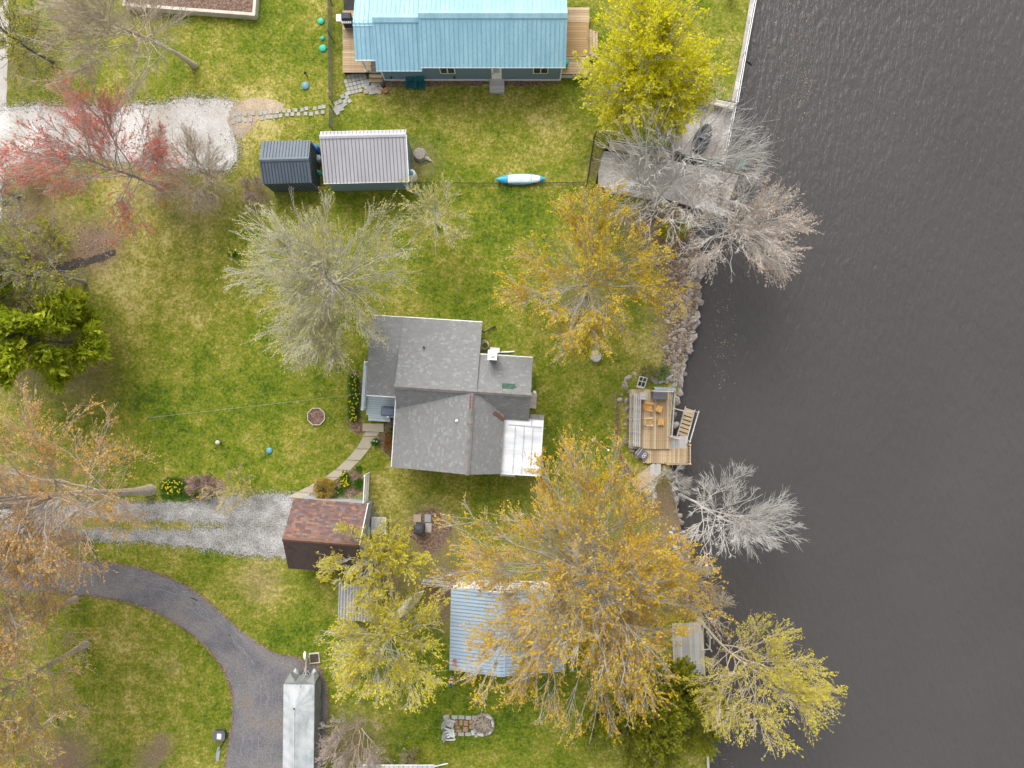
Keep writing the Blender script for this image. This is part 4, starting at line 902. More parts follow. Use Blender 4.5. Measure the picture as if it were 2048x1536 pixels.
obj('root', MB().tube([(.3,-.15,.1),(.55,-.3,.08),(.75,-.42,.03)], [.14,.1,.05], 7), M_('grey_bark'), t)
t = thing('tree_stump', 'pale round stump top on the lawn right of the grey house', 'stump', G(1191,713)); obj('stump_body', MB().lathe((0,0,0), [(.42,-.05),(.38,.1),(.36,.34)], 18), M_('pale_bark'), t); obj('cut_face', MB().lathe((0,0,.341), [(.36,0),(.35,.008),(.05,.01)], 18), M_('pale_stump'), t)
# raised garden bed at the top
RB = thing('raised_bed', 'large timber raised bed of brown soil at the top left', 'garden bed', G(378,20,.45)[:2]+(0,), math.radians(-4.3))
sw = lc(RB,247,11,.5); se = lc(RB,509,31,.5); L_ = se.x-sw.x; v0 = sw.y
for k in range(2): obj('plank', MB().box(((sw.x+se.x)/2,v0,.12+.25*k), (L_,.1,.24)), M_('timber_pale'), RB); obj('plank', MB().box(((sw.x+se.x)/2,v0+4.5,.12+.25*k), (L_,.1,.24)), M_('timber_pale'), RB)
for s in (sw.x, se.x): obj('end_plank', MB().box((s,v0+2.25,.25), (.1,4.4,.49)), M_('timber_pale'), RB)
obj('cap_board', MB().box(((sw.x+se.x)/2,v0+.06,.52), (L_+.1,.2,.04)), M_('timber_pale'), RB); obj('cap_board', MB().box((se.x-.05,v0+2.3,.52), (.2,4.3,.04)), M_('timber_pale'), RB); obj('cap_board', MB().box((sw.x+.05,v0+2.3,.52), (.2,4.3,.04)), M_('timber_pale'), RB)
obj('soil', MB().box(((sw.x+se.x)/2,v0+2.25,.2), (L_-.12,4.4,.4)), M_('mulch'), RB)
# kayak
KY = thing('kayak', 'blue and white kayak lying on the lawn near the wire fence', 'kayak', G(1041,360), math.radians(1))
def hull(x0, x1, m, nm, n=10):
    mb = MB(); vs = []; k = 12
    for i in range(n+1):
        x = x0+(x1-x0)*i/n; w = .34*max(.02, (1-abs(x/1.72)**2.4)); z = .04+.06*abs(x/1.7)**3
        for j in range(k):
            a = 2*math.pi*j/k; vs.append((x, w*math.cos(a), .17+z+(.15 if math.sin(a) > 0 else .17)*math.sin(a)*max(.15, w/.34)))
    mb.add(vs, [(i*k+j, (i+1)*k+j, (i+1)*k+(j+1) % k, i*k+(j+1) % k) for i in range(n) for j in range(k)]+[tuple(range(k)), tuple(range((n+1)*k-1, n*k-1, -1))]); return obj(nm, mb, m, KY, smooth=True)
hull(-1.72,-.85,M_('kayak_blue'),'stern'); hull(-.85,.75,M_('kayak_white'),'hull'); hull(.75,1.3,M_('kayak_white'),'hull'); hull(1.3,1.72,M_('kayak_blue'),'bow')
obj('rub_rail', MB().tube([(-1.6+.2*i, .345*max(.02,1-abs((-1.6+.2*i)/1.72)**2.4), .22) for i in range(17)], .022, 5), M_('kayak_blue'), KY); obj('rub_rail', MB().tube([(-1.6+.2*i, -.345*max(.02,1-abs((-1.6+.2*i)/1.72)**2.4), .22) for i in range(17)], .022, 5), M_('kayak_blue'), KY)
# upturned canoe
CN = thing('canoe', 'upturned canoe with peeling white paint under the yellow tree', 'canoe', G(808,1218,.4)[:2]+(0,), math.radians(41))
mb = MB(); vs = []; n, k = 16, 8
for i in range(n+1):
    x = -1.75+3.5*i/n; w = .38*max(.03, 1-abs(x/1.75)**2.2)
    for j in range(k+1):
        a = math.pi*j/k; vs.append((x, w*math.cos(a), .05+.42*(.35+.65*max(.1,w/.38))*math.sin(a)))
mb.add(vs, [(i*(k+1)+j, (i+1)*(k+1)+j, (i+1)*(k+1)+j+1, i*(k+1)+j+1) for i in range(n) for j in range(k)]); obj('hull', mb, M_('peeling_white'), CN, smooth=True)
obj('keel', MB().bar((-1.6,0,.44), (1.6,0,.47), .05, .05), M_('peeling_white'), CN)
# gas grills
t = thing('gas_grill', 'black gas grill with white side shelf on the west deck of the blue house', 'grill', (*G(696,42,.9)[:2], .5), 0)
obj('cart', MB().box((0,-.05,.35), (.6,.42,.7)), M_('charcoal'), t); obj('control_panel', MB().box((0,-.3,.82), (.62,.12,.1)), M_('white_paint'), t)
obj('lid', MB().add([(-.32,-.25,.75),(.32,-.25,.75),(.32,.28,.75),(-.32,.28,.75),(-.3,-.15,1.05),(.3,-.15,1.05),(.3,.2,1.08),(-.3,.2,1.08)], [(4,5,6,7),(0,1,5,4),(1,2,6,5),(2,3,7,6),(3,0,4,7)]), M_('charcoal'), t)
obj('side_shelf', MB().box((-.5,0,.8), (.34,.45,.05)), M_('white_paint'), t)
for k in range(4): obj('knob', MB().lathe((-.21+.14*k,-.31,.87), [(.03,0),(.03,.03),(.01,.035)], 8), M_('black_metal'), t)
t = thing('covered_grill', 'grill under a blue-grey cover on the pale blue porch', 'grill', (*G(779,823,1.2)[:2], .46), math.radians(-4))
mb = MB(); prof = [(.56,.30,0),(.55,.30,.75),(.5,.27,.88),(.3,.2,1.04),(.26,.16,1.06)]; vs = []
for (a, b, z) in prof: vs += [(-a,-b,z),(-a*.8,-b*1.05,z),(a*.8,-b*1.05,z),(a,-b,z),(a,b,z),(a*.8,b*1.05,z),(-a*.8,b*1.05,z),(-a,b,z)]
mb.add(vs, [(i*8+j, i*8+(j+1) % 8, (i+1)*8+(j+1) % 8, (i+1)*8+j) for i in range(4) for j in range(8)]+[tuple(range(32,40))]); obj('cover', mb, M_('grill_cover'), t, smooth=True)
obj('cover_strap', MB().bar((-.57,-.31,.4), (.57,-.31,.4), .02, .05), M_('charcoal'), t)
t = thing('smoker', 'black covered barbecue on stone slabs in the brown mulch ring', 'grill', G(841,1054)[:2]+(.1,), math.radians(-3))
mb = MB(); vs = []
for (a, z) in ((.33,0),(.34,.7),(.30,.86),(.2,.96),(.06,1.0)):
    vs += [(a*math.copysign(abs(math.cos(q))**.5, math.cos(q)), a*math.copysign(abs(math.sin(q))**.5, math.sin(q)), z) for q in [2*math.pi*i/16 for i in range(16)]]
mb.add(vs, [(i*16+j, i*16+(j+1) % 16, (i+1)*16+(j+1) % 16, (i+1)*16+j) for i in range(4) for j in range(16)]+[tuple(range(64,80))]); obj('cover', mb, M_('charcoal'), t, smooth=True)
obj('cover_handle', MB().tube([(-.12,0,1.0),(-.1,0,1.05),(.1,0,1.05),(.12,0,1.0)], .015, 6), M_('black_metal'), t)
ps = thing('stone_patio', 'tan stone slabs under and beside the black barbecue', 'paving', G(846,1047))
for px, py, w, d in ((835,1036,.5,.5),(856,1036,.42,.5),(857,1055,.42,.62),(839,1055,.6,.65)):
    c = GV(px,py)-Vector(ps.location); obj('slab', MB().box((c.x,c.y,.05), (w,d,.1), random.uniform(-.06,.06)), M_('flagstone'), ps)
# lattice panel, arbor panel, bins by the garage
t = thing('garden_lattice', 'white diagonal lattice panel lying beside the garage', 'lattice', G(760,1049), math.radians(-2))
mb = MB(); w2, h2 = .46, .55
for k in range(-9, 10):
    for s in (-1, 1):
        c = k*.115; xs = [x for x in (-w2, w2)]; lo_, hi_ = max(-w2, s*c-h2 if s > 0 else -c*-1-h2), None
        p = []
        for i in range(41):
            x = -w2+2*w2*i/40; y = s*x+c
            if -h2 <= y <= h2: p.append((x, y))
        if len(p) > 1: mb.bar((*p[0],.42+.012*s), (*p[-1],.42+.012*s), .035, .01)
obj('lattice', mb, tw, t)
for s in (-1, 1): obj('frame', MB().box((s*w2,0,.42), (.04,2*h2,.04)), tw, t); obj('frame', MB().box((0,s*h2,.42), (2*w2,.04,.04)), tw, t)
obj('crate', MB().box((0,0,.2), (.8,1.0,.38)), M_('dark_gap'), t)
t = thing('white_fence_panel', 'white slatted fence panel between flower bed and garage', 'fence', G(738,973), math.radians(0))
a, b = GV(739,946)-Vector(t.location), GV(736,1000)-Vector(t.location)
for z in (.1, 1.5, .8): obj('rail', MB().bar((a.x,a.y,z), (b.x,b.y,z), .06, .09), tw, t)
for s in (a, b): obj('post', MB().box((s.x,s.y,.82), (.1,.1,1.64)), tw, t)
pk = MB().box((0,0,.8), (.022,.07,1.35)).mesh('picket'); pk.materials.append(tw)
for i in range(16): o = obj('picket', pk, None, t); o.location = a.lerp(b, (i+.5)/16)
t = thing('utility_box', 'grey-green bin beside the garage wall', 'bin', G(738,1057)); obj('bin_body', MB().box((0,0,.4), (.42,.5,.8)), M_('grey_bin'), t); obj('lid', MB().box((0,0,.83), (.46,.54,.06)), M_('rail_blue'), t)
t = thing('lattice_edging', 'short dark trellis against the east wall of the garage', 'trellis', G(737,1013)); 
for k in range(5): obj('slat', MB().box((0,.35-.17*k,.45), (.12,.06,.9)), M_('old_wood'), t)
obj('rail', MB().box((.07,0,.7), (.03,.9,.06)), M_('old_wood'), t)
t = thing('plank_fence', 'weathered grey plank fence left of the pale blue roof', 'fence', G(874,1158))
for k in range(13): obj('plank', MB().box((-.85+.14*k,-.03*k*.5,.6), (.12,.03,1.2+.06*math.sin(k*3))), M_('grey_wood'), t)
obj('rail', MB().box((0,.05-.09,.9), (1.85,.04,.08), math.radians(-5)), M_('old_wood'), t)
# heat pump, hose, pipe behind the house
t = thing('heat_pump', 'white outdoor unit on the lawn side of the house chimney', 'heat pump', G(990,701), math.radians(-4)); obj('case', MB().box((0,0,.3), (.62,.3,.6)), tw, t)
obj('fan_grille', MB().tube([(.05+.17*math.cos(i*.6), .16, .32+.17*math.sin(i*.6)) for i in range(12)], .012, 5), M_('charcoal'), t); obj('top_panel', MB().box((0,0,.615), (.64,.32,.03)), M_('trim_white'), t)
tag(obj('drain_pipe', MB().tube([GV(998,705,.06), GV(1029,703,.06)], .05, 8), tw), 'white drain pipe lying on the lawn behind the house', 'pipe')
mb = MB()
for k in range(5):
    r0 = .34-.035*k; mb.tube([(r0*math.cos(i*.45)+.02*k, r0*math.sin(i*.45)-.01*k, .03+.035*k) for i in range(15)], .014, 5)
o = obj('garden_hose', mb, M_('timber_pale')); o.location = G(968,690); tag(o, 'coiled pale garden hose against the east wall of the house', 'hose')
# barrels and umbrella between the sheds, propane tank
cyl('blue_barrel', 'blue plastic barrel between the two metal sheds', 'barrel', 637, 303, [(.2,0),(.24,.15),(.25,.45),(.24,.8),(.19,.88),(.05,.89)], M_('blue_plastic'), 14)
cyl('grey_barrel', 'pale grey plastic tub beside the blue barrel', 'barrel', 640, 322, [(.19,0),(.23,.2),(.24,.6),(.2,.68),(.04,.69)], M_('grey_bin'), 14)
t = thing('garden_umbrella', 'folded green garden umbrella leaning between the sheds', 'umbrella', G(634,346,.3)[:2]+(0,), math.radians(-20))
obj('pole', MB().tube([(-.45,0,.95),(.55,0,.1)], .02, 6), gm, t); obj('canopy', MB().tube([(-.4,0,.92),(-.1,.02,.68),(.25,.02,.42),(.45,0,.25)], [.04,.11,.16,.13], 8), M_('green_canvas'), t)
obj('canopy_fold', MB().tube([(-.38,.05,.93),(0,.09,.66),(.3,.1,.42)], [.03,.06,.06], 6), M_('pale_canvas'), t)
t = thing('propane_tank', 'white propane cylinder with blue cap at the shed corner', 'tank', G(827,357)); obj('cylinder', MB().lathe((0,0,0), [(.24,0),(.29,.08),(.3,.2),(.3,1.0),(.25,1.15),(.1,1.22)], 16), tw, t, smooth=True); obj('cap', MB().lathe((0,0,1.2), [(.15,0),(.16,.08),(.14,.16),(.03,.18)], 12), M_('blue_lid'), t, smooth=True)
obj('valve', MB().box((.02,.28,.95), (.12,.1,.14)), M_('grey_bin'), t)
# pots and pail
cyl('plant_pot', 'terracotta pot at the corner of the blue house', 'pot', 772, 184, [(.12,0),(.17,.25),(.18,.28),(.15,.27),(.02,.24)], M_('terracotta'), 12)
cyl('watering_can', 'black pot at the corner of the blue house', 'pot', 767, 173, [(.11,0),(.15,.26),(.16,.3),(.03,.28)], M_('black_metal'), 12)
cyl('green_pail', 'bright green pail on the east deck half under the roof', 'pail', 1131, 129, [(.15,0),(.2,.3),(.21,.32),(.03,.31)], gl, 14, z=.6)
# bin and paddle beside the asphalt
t = thing('storage_tub', 'dark grey tub with white label beside the asphalt drive', 'tub', G(442,1467), math.radians(-4)); obj('tub_body', MB().prism([(-.36,-.2),(-.28,-.3),(.28,-.3),(.36,-.2),(.36,.2),(.28,.3),(-.28,.3),(-.36,.2)], 0, .3), M_('charcoal'), t)
obj('lid', MB().prism([(-.4,-.22),(-.3,-.33),(.3,-.33),(.4,-.22),(.4,.22),(.3,.33),(-.3,.33),(-.4,.22)], .3, .35), M_('grey_plastic'), t); obj('white_panel', MB().box((.02,-.02,.357), (.28,.36,.012)), tw, t)
t = thing('paddle', 'black paddle with pale grey blade lying on the grass', 'paddle', G(447,1490)); o0 = Vector(t.location)
obj('shaft', MB().tube([GV(457,1466,.1)-o0, GV(444,1490,.05)-o0, GV(437,1502,.05)-o0], .028, 6), M_('black_metal'), t)
obj('blade', MB().add([(c[0],c[1],z) for z in (.03,.06) for c in [(GV(*p)-o0)[:2] for p in ((436,1494),(441,1493),(440,1510),(438,1521),(433,1521),(432,1510))]], [(5,4,3,2,1,0),(6,7,8,9,10,11)]+[(i,(i+1)%6,6+(i+1)%6,6+i) for i in range(6)]), M_('grey_bin'), t)
# windsock, flagpole, flag in the chair
t = thing('windsock', 'small red, white and blue windsock on the lawn by the pale blue roof', 'windsock', G(905,1352)); prof_s = [(1.75,.05),(1.35,.10),(1.15,.14),(.95,.17),(.75,.18),(.55,.17),(.38,.15)]
obj('pole', MB().tube([(0,.15,0),(0,.15,1.9),(0,0,1.95)], .014, 6), M_('black_metal'), t)
for i, (p, q) in enumerate(zip(prof_s, prof_s[1:])):
    mb = MB(); vs = [(r_*math.cos(k*.628), r_*math.sin(k*.628), z) for z, r_ in (p, q) for k in range(10)]; mb.add(vs, [(k, 10+k, 10+(k+1) % 10, (k+1) % 10) for k in range(10)]); obj('stripe', mb, M_('flag_blue') if i == 0 else (tw if i % 2 else M_('flag_red')), t)
t = thing('chair_flag', 'small blue and white flag resting on the whiter chair', 'flag', G(896,1470,.6)[:2]+(.6,), math.radians(15))
for k in range(4): obj('stripe', MB().box((0,.12-.08*k,.02+.01*k), (.13,.075,.012), .1), M_('flag_blue') if k % 2 == 0 else tw, t)
obj('stick', MB().tube([(0.1,.25,.03),(.05,-.3,.03)], .01, 5), M_('timber_pale'), t)
t = thing('flagpole', 'thin grey pole standing on the lawn between house and dock', 'pole', G(1187,880)); obj('pole', MB().tube([(0,0,0),(0,0,3.5),(0,0,7.2)], [.05,.045,.03], 8), gm, t); obj('base_plate', MB().lathe((0,0,0), [(.13,0),(.13,.05),(.07,.09)], 10), tw, t); obj('finial', MB().lathe((0,0,7.2), [(.02,0),(.06,.05),(.06,.09),(.01,.13)], 8), tw, t)
a, b = GV(727,787,3.0), GV(300,835,6.5)
tag(obj('overhead_cable', MB().tube([a.lerp(b, i/12)-Vector((0,0,.9*math.sin(math.pi*i/12))) for i in range(13)], .006, 4), M_('galvanised')), 'thin cable strung from the porch to the orange tree', 'cable')
# fire ring and paving
t = thing('fire_ring', 'round stone fire ring full of ashes and twigs', 'fire pit', G(967,1448)); rr = random.Random(4)
obj('ash_bed', MB().lathe((0,0,0), [(.6,0),(.6,.06),(.3,.1),(.03,.11)], 18), M_('ash'), t)
for i in range(22):
    q = 2*math.pi*i/22; o = obj('stone', MB().box((0,0,.1), (.2,.15,.2)), M_('pale_rock' if rr.random() < .35 else 'rock'), t); o.location = (.66*math.cos(q), .66*math.sin(q), 0); o.rotation_euler = (rr.uniform(-.2,.2), rr.uniform(-.2,.2), q+1.57)
mb = MB()
for i in range(60):
    q = rr.uniform(0, 6.28); d = rr.uniform(0,.5); c = Vector((d*math.cos(q), d*math.sin(q), rr.uniform(.1,.2))); v = Vector((rr.gauss(0,1), rr.gauss(0,1), rr.gauss(0,.25))).normalized()*rr.uniform(.1,.28); mb.tube([c-v, c+v], .012, 4)
obj('firewood', mb, M_('tan_bark'), t, kind='stuff')
pv = bpy.data.objects.new('fire_ring_paving', None); COL.objects.link(pv); pv['kind'] = 'structure'
def stone(par, px, py, w, d, rz, m, h=.05, z=0):
    k = (w+d)/4*.1; o = obj('paver', MB().prism([(-w/2,-d/2+k),(-w/2+k,-d/2),(w/2-k,-d/2),(w/2,-d/2+k),(w/2,d/2-k),(w/2-k,d/2),(-w/2+k,d/2),(-w/2,d/2-k)], -.03, h+rr.uniform(-.008,.012)), m, par); o.location = (*G(px,py)[:2], z); o.rotation_euler = (0,0,rz); return o
for px, py in ((909,1434),(923,1434),(937,1435),(950,1435)): stone(pv, px, py, .38, .24, rr.uniform(-.05,.05), M_('paver'))
for px, py in ((907,1468),(922,1468),(936,1468)): stone(pv, px, py, .38, .22, rr.uniform(-.05,.05), M_('paver'))
for px, py, w, d in ((912,1445,.22,.33),(922,1445,.2,.33),(932,1446,.28,.32),(943,1443,.3,.2),(943,1453,.3,.24),(915,1454,.3,.15),(931,1458,.32,.3),(917,1461,.36,.17)): stone(pv, px, py, w, d, rr.uniform(-.1,.1), M_('paver_pink'))
stone(pv, 946, 1465, .22, .32, .05, M_('rail_blue')); stone(pv, 952, 1471, .2, .2, .4, M_('paver'))
stone(pv, 893, 1434, .4, .3, .1, M_('old_concrete'))
# stepping stones and patio of the north garden
pv = bpy.data.objects.new('stepping_stones', None); COL.objects.link(pv); pv['kind'] = 'structure'
for i, (px, py) in enumerate([(470,230),(480,229),(490,229),(507,228),(521,226),(530,225),(542,224),(555,224),(568,223),(579,222),(592,221),(605,220),(614,218),(629,217),(640,215),(648,214),
                              (468,244),(480,241),(491,240),(501,240),(525,237),(536,235),(543,234),(552,233),(562,232),(575,229),(586,228),(598,228),(611,227),(622,228),(635,226),(646,225)]):
    stone(pv, px+rr.uniform(-1,1), py+rr.uniform(-1,1), .24, .23, rr.uniform(-.15,.15), M_('paver'))
for i, (px, py) in enumerate([(672,207),(680,203),(690,203),(678,214),(686,211),(677,221),(684,218),(675,226),(673,215),(694,195),(690,208),(685,193),(699,202),(671,220),(694,188)]): stone(pv, px, py, .26, .24, .5+rr.uniform(-.1,.1), M_('paver'))
for r_ in range(5):
    for c_ in range(6):
        px, py = 690+c_*7.5+(4-r_)*2.2, 186-r_*7.6-c_*1.7
        if (r_ == 0 and c_ > 3) or (r_ == 4 and c_ < 1): continue
        stone(pv, px, py, .225, .225, .2+rr.uniform(-.06,.06), M_('paver'))
for px, py, w, d in ((735,166,.3,.45),(744,160,.4,.3),(755,158,.45,.3),(739,178,.35,.4),(748,172,.4,.4),(753,168,.25,.3),(762,176,.3,.3),(745,184,.5,.3),(757,184,.4,.25),(733,174,.25,.3),(765,163,.3,.3),(752,178,.3,.25),(732,184,.28,.25),(760,168,.22,.3)): stone(pv, px, py, w, d, rr.uniform(-.4,.4), M_('flagstone'))

# ---- fences and railings
def wire_fence(name, label, pts_, h, m, post_m, sp=2.2, mesh=True, step=.11):
    t = thing(name, label, 'fence', G(*pts_[0])); o0 = Vector(t.location); P = [GV(*p)-o0 for p in pts_]
    for a, b in zip(P, P[1:]):
        L = (b-a).length; d = (b-a).normalized(); n = max(1, int(L/sp))
        for i in range(n+1): p = a+d*L*i/n; q = obj('post', MB().lathe((0,0,-.1), [(.03,0),(.03,h+.15),(.01,h+.18)], 8), post_m, t); q.location = p
        obj('top_rail', MB().tube([a+Vector((0,0,h)), b+Vector((0,0,h))], .02, 6), post_m, t)
        if mesh:
            mb = MB(); x = -h
            while x < L:
                for s in (1, -1):
                    x0, x1 = max(0, x), min(L, x+h)
                    if x1 > x0:
                        z0, z1 = ((x0-x, x1-x) if s > 0 else (h-(x0-x), h-(x1-x))); mb.bar(a+d*x0+Vector((0,0,z0+.02)), a+d*x1+Vector((0,0,z1+.02)), .008, .008)
                x += step
            obj('wire_mesh', mb, m, t, kind='stuff')
        else:
            me = MB().box((0,0,h/2), (.016,.016,h)).mesh('picket'); me.materials.append(m)
            for i in range(int(L/.13)): q = obj('picket', me, None, t); q.location = a+d*(.13*(i+.5))
            obj('lower_rail', MB().tube([a+Vector((0,0,.12)), b+Vector((0,0,.12))], .015, 6), post_m, t)
    return t
bm_ = M_('black_metal')
wire_fence('chain_link_fence', 'dark chain-link fence running from the top edge to the sheds', [(664,-60),(665,80),(667,208)], 1.2, M_('dark_bark'), M_('dark_bark'))
wire_fence('chain_link_fence', 'short dark chain-link fence piece below the path opening', [(668,224),(667,262)], 1.2, M_('dark_bark'), M_('dark_bark'))
wire_fence('picket_fence', 'black iron picket fence along the upper side of the launch ramp', [(1189,274),(1248,288)], 1.0, bm_, bm_, mesh=False)
wire_fence('picket_fence', 'black iron picket fence at the landward end of the launch ramp', [(1187,278),(1174,362)], 1.0, bm_, bm_, mesh=False)
wire_fence('wire_fence', 'thin dark wire fence across the lawn behind the kayak', [(840,372),(1000,374),(1172,372)], .9, bm_, bm_, step=.25, sp=3)
def pipe_rail(label, pts_, h=1.0, z=0.0, n=5):
    t = thing('pipe_railing', label, 'railing', G(*pts_[0], z)); o0 = Vector(t.location)
    P = [GV(p[0],p[1],z+h)-o0-Vector((0,0,h)) for p in pts_]
    for a, b in zip(P, P[1:]):
        for hh in (h, h*.5): obj('rail', MB().tube([a+Vector((0,0,hh)), b+Vector((0,0,hh))], .028, 6), tw, t)
        k = max(1, int((b-a).length/1.8))
        for i in range(k+1): q = obj('post', MB().lathe((0,0,0), [(.028,0),(.028,h)], 6), tw, t); q.location = a.lerp(b, i/k)
pipe_rail('long white pipe railing on the seawall below the yellow tree', [(1520,-40),(1494,100),(1476,204)], .9)
pipe_rail('white pipe railing along the north edge of the landing pad', [(1350,183),(1472,208)], 1.0)
pipe_rail('white pipe railing along the lake side of the landing pad', [(1472,213),(1450,325)], 1.0, -.3)
pipe_rail('white pipe railing along the south edge of the landing pad', [(1450,327),(1372,312)], 1.0, -.3)
pipe_rail('white pipe railing along the landward edge of the landing pad', [(1349,192),(1337,272)], 1.0)
pipe_rail('white handrail beside the north wall of the launch ramp', [(1222,281),(1326,297),(1349,307)], .7)
pipe_rail('low white rail beside the south kerb of the launch ramp', [(1214,372),(1320,391)], .6)
pipe_rail('short white rail between the landing pad and the sapling', [(1322,273),(1345,277)], .8)
# chairs and inflatable on the landing pad
def folding_chair(label, px, py, rz):
    t = thing('patio_chair', label, 'chair', (*G(px,py,-.35)[:2], -.35), rz); m = M_('slate_lid')
    obj('seat', MB().box((0,0,.42), (.46,.48,.04)), m, t); obj('backrest', MB().box((-.27,0,.75), (.04,.48,.55), M=Matrix.Rotation(math.radians(-18),3,'Y')), m, t)
    for s in (-1, 1):
        obj('leg', MB().bar((.22,s*.23,0), (-.2,s*.23,.62), .03, .03), gm, t); obj('leg', MB().bar((-.25,s*.23,0), (.2,s*.23,.42), .03, .03), gm, t); obj('armrest', MB().box((0,s*.26,.64), (.45,.05,.03)), tw, t)
folding_chair('blue-grey patio chair on the landing pad, upper of two', 1348, 252, math.radians(20)); folding_chair('blue-grey patio chair on the landing pad, lower of two', 1347, 272, math.radians(-15))
t = thing('inflatable_boat', 'dark grey inflatable boat lying on the landing pad', 'boat', (*G(1404,277,-.2)[:2], -.35), math.radians(66))
def loop(r0, s): return [(r0[0]*math.copysign(abs(math.cos(q))**.8,math.cos(q)), r0[1]*math.sin(q), .2) for q in [2*math.pi*i/24 for i in range(25)]]
obj('tube', MB().tube(loop((.88,.36), 1), .17, 8), M_('charcoal'), t, smooth=True); obj('floor', MB().prism([(p[0],p[1]) for p in loop((.86,.34),1)[:-1]], .08, .12), M_('grey_plastic'), t); obj('thwart', MB().tube([(0,-.36,.25),(0,.36,.25)], .09, 8), M_('grill_cover'), t, smooth=True)
t = thing('float_tank', 'dark green float lying at the waterline beside the ramp end', 'float', (*G(1482,334,-.7)[:2], WZ+.12), math.radians(50)); obj('float_body', MB().tube([(-.5,0,0),(-.42,0,0),(.42,0,0),(.5,0,0)], [.14,.24,.24,.14], 12), M_('green_canvas'), t, smooth=True); obj('strap', MB().tube([(-.1,0,0),(-.02,0,0)], .25, 12), M_('timber_pale'), t)
tag(obj('driftwood_stick', MB().tube([GV(1492,122,WZ+.03),GV(1500,125,WZ+.05),GV(1504,131,WZ+.02)], [.03,.07,.02], 6), M_('black_metal')), 'dark stick floating beside the seawall railing', 'driftwood')
# wooden landing at the bottom right shore
t = thing('shore_deck', 'grey board deck at the seawall under the golden tree', 'deck', G(1380,1300), math.radians(2))
a, b = lc(t,1348,1370,.12), lc(t,1402,1245,.12); boards(t, (a.x,a.y), (0,1), (1,0), b.y-a.y, b.x-a.x, .12, M_('grey_wood'), bw=.14, under=True, seed=21)
t2 = thing('deck_rail', 'pale timber guard rail at the corner of the seawall', 'railing', G(1410,1290)); o0 = Vector(t2.location)
for p, q in (((1406,1300),(1420,1298)),((1420,1298),(1420,1272)),((1405,1300),(1409,1360))): obj('rail', MB().bar(GV(*p,.5)-o0, GV(*q,.5)-o0, .06, .05), M_('timber_pale'), t2)
for p in ((1406,1300),(1420,1298),(1420,1272),(1409,1360)): q = GV(*p,.1)-o0; obj('post', MB().box((q.x,q.y,-.2), (.08,.08,1.4)), M_('timber_pale'), t2)
tag(obj('white_board', MB().bar(GV(36,1102,.03), GV(53,1096,.05), .12, .03), tw), 'white board lying on the grass at the left edge', 'board')
cyl('white_basin', 'round white bird bath at the very top beside the seawall', 'bird bath', 1458, -3, [(.1,0),(.09,.4),(.3,.55),(.34,.6),(.3,.58),(.03,.54)], M_('pale_rock'), 18)

# ================================================================ TREES
def unit(v): return v / np.maximum(1e-9, np.linalg.norm(v, axis=-1, keepdims=True))
def tubes(P, R, k):
    """P (n,m,3) polylines, R (n,m) radii -> verts, quads"""
    n, m, _ = P.shape
    d = unit(P[:, -1]-P[:, 0]); ref = np.where(np.abs(d[:, 2:3]) > .9, np.array([[1., 0, 0]]), np.array([[0, 0, 1.]]))
    u = unit(np.cross(d, ref)); w = np.cross(d, u)
    a = np.arange(k)*2*np.pi/k
    off = np.cos(a)[None, :, None]*u[:, None]+np.sin(a)[None, :, None]*w[:, None]
    V = P[:, :, None]+R[:, :, None, None]*off[:, None]
    i = np.arange(n)[:, None, None]*m*k; j = np.arange(m-1)[None, :, None]*k; s = np.arange(k)[None, None]; s2 = (s+1) % k
    F = np.stack([i+j+s, i+j+s2, i+j+k+s2, i+j+k+s], -1).reshape(-1, 4)
    return V.reshape(-1, 3), F
def merge(parts):
    V = []; F = []; o = 0
    for v, f in parts: V.append(v); F.append(f+o); o += len(v)
    return np.concatenate(V), np.concatenate(F)
def grow(r, st, d, L, r0, r1, m, curve, wob):
    t = np.linspace(0, 1, m); n = len(st)
    P = st[:, None]+d[:, None]*L[:, None, None]*t[None, :, None]
    P[..., 2] += curve*L[:, None]*t[None]**2
    w = r.normal(0, 1, (n, m, 3))*wob*(L/m)[:, None, None]; w[:, 0] = 0; P += np.cumsum(w, 1)
    return P, r0[:, None]*(1-t)+r1[:, None]*t
def spawn(r, P, k, t0, t1, ang, up, out=None, w=None):
    n, m, _ = P.shape
    idx = np.repeat(np.arange(n), k) if w is None else r.choice(n, n*k, p=w/w.sum()); t = r.uniform(t0, t1, n*k)*(m-1); i = np.minimum(t.astype(int), m-2); f = (t-i)[:, None]
    st = P[idx, i]*(1-f)+P[idx, i+1]*f; dd = unit(P[idx, i+1]-P[idx, i])
    rnd = r.normal(0, 1, (n*k, 3)); rnd -= (rnd*dd).sum(1, keepdims=True)*dd; rnd = unit(rnd)
    a = np.radians(r.uniform(ang[0], ang[1], n*k))[:, None]
    d = dd*np.cos(a)+rnd*np.sin(a); d[:, 2] += up
    if out is not None:
        o = st-out; o[:, 2] *= .5; d += .35*unit(o)
    return idx, t/(m-1), st, unit(d)
def ray_ell(st, d, c, R3):
    """length from st along d to the crown envelope"""
    p = (st-c)/R3; q = d/R3; A = (q*q).sum(1); B = (p*q).sum(1); C = (p*p).sum(1)-1
    D = np.maximum(B*B-A*C, 0); return np.maximum((-B+np.sqrt(D))/A, .05)
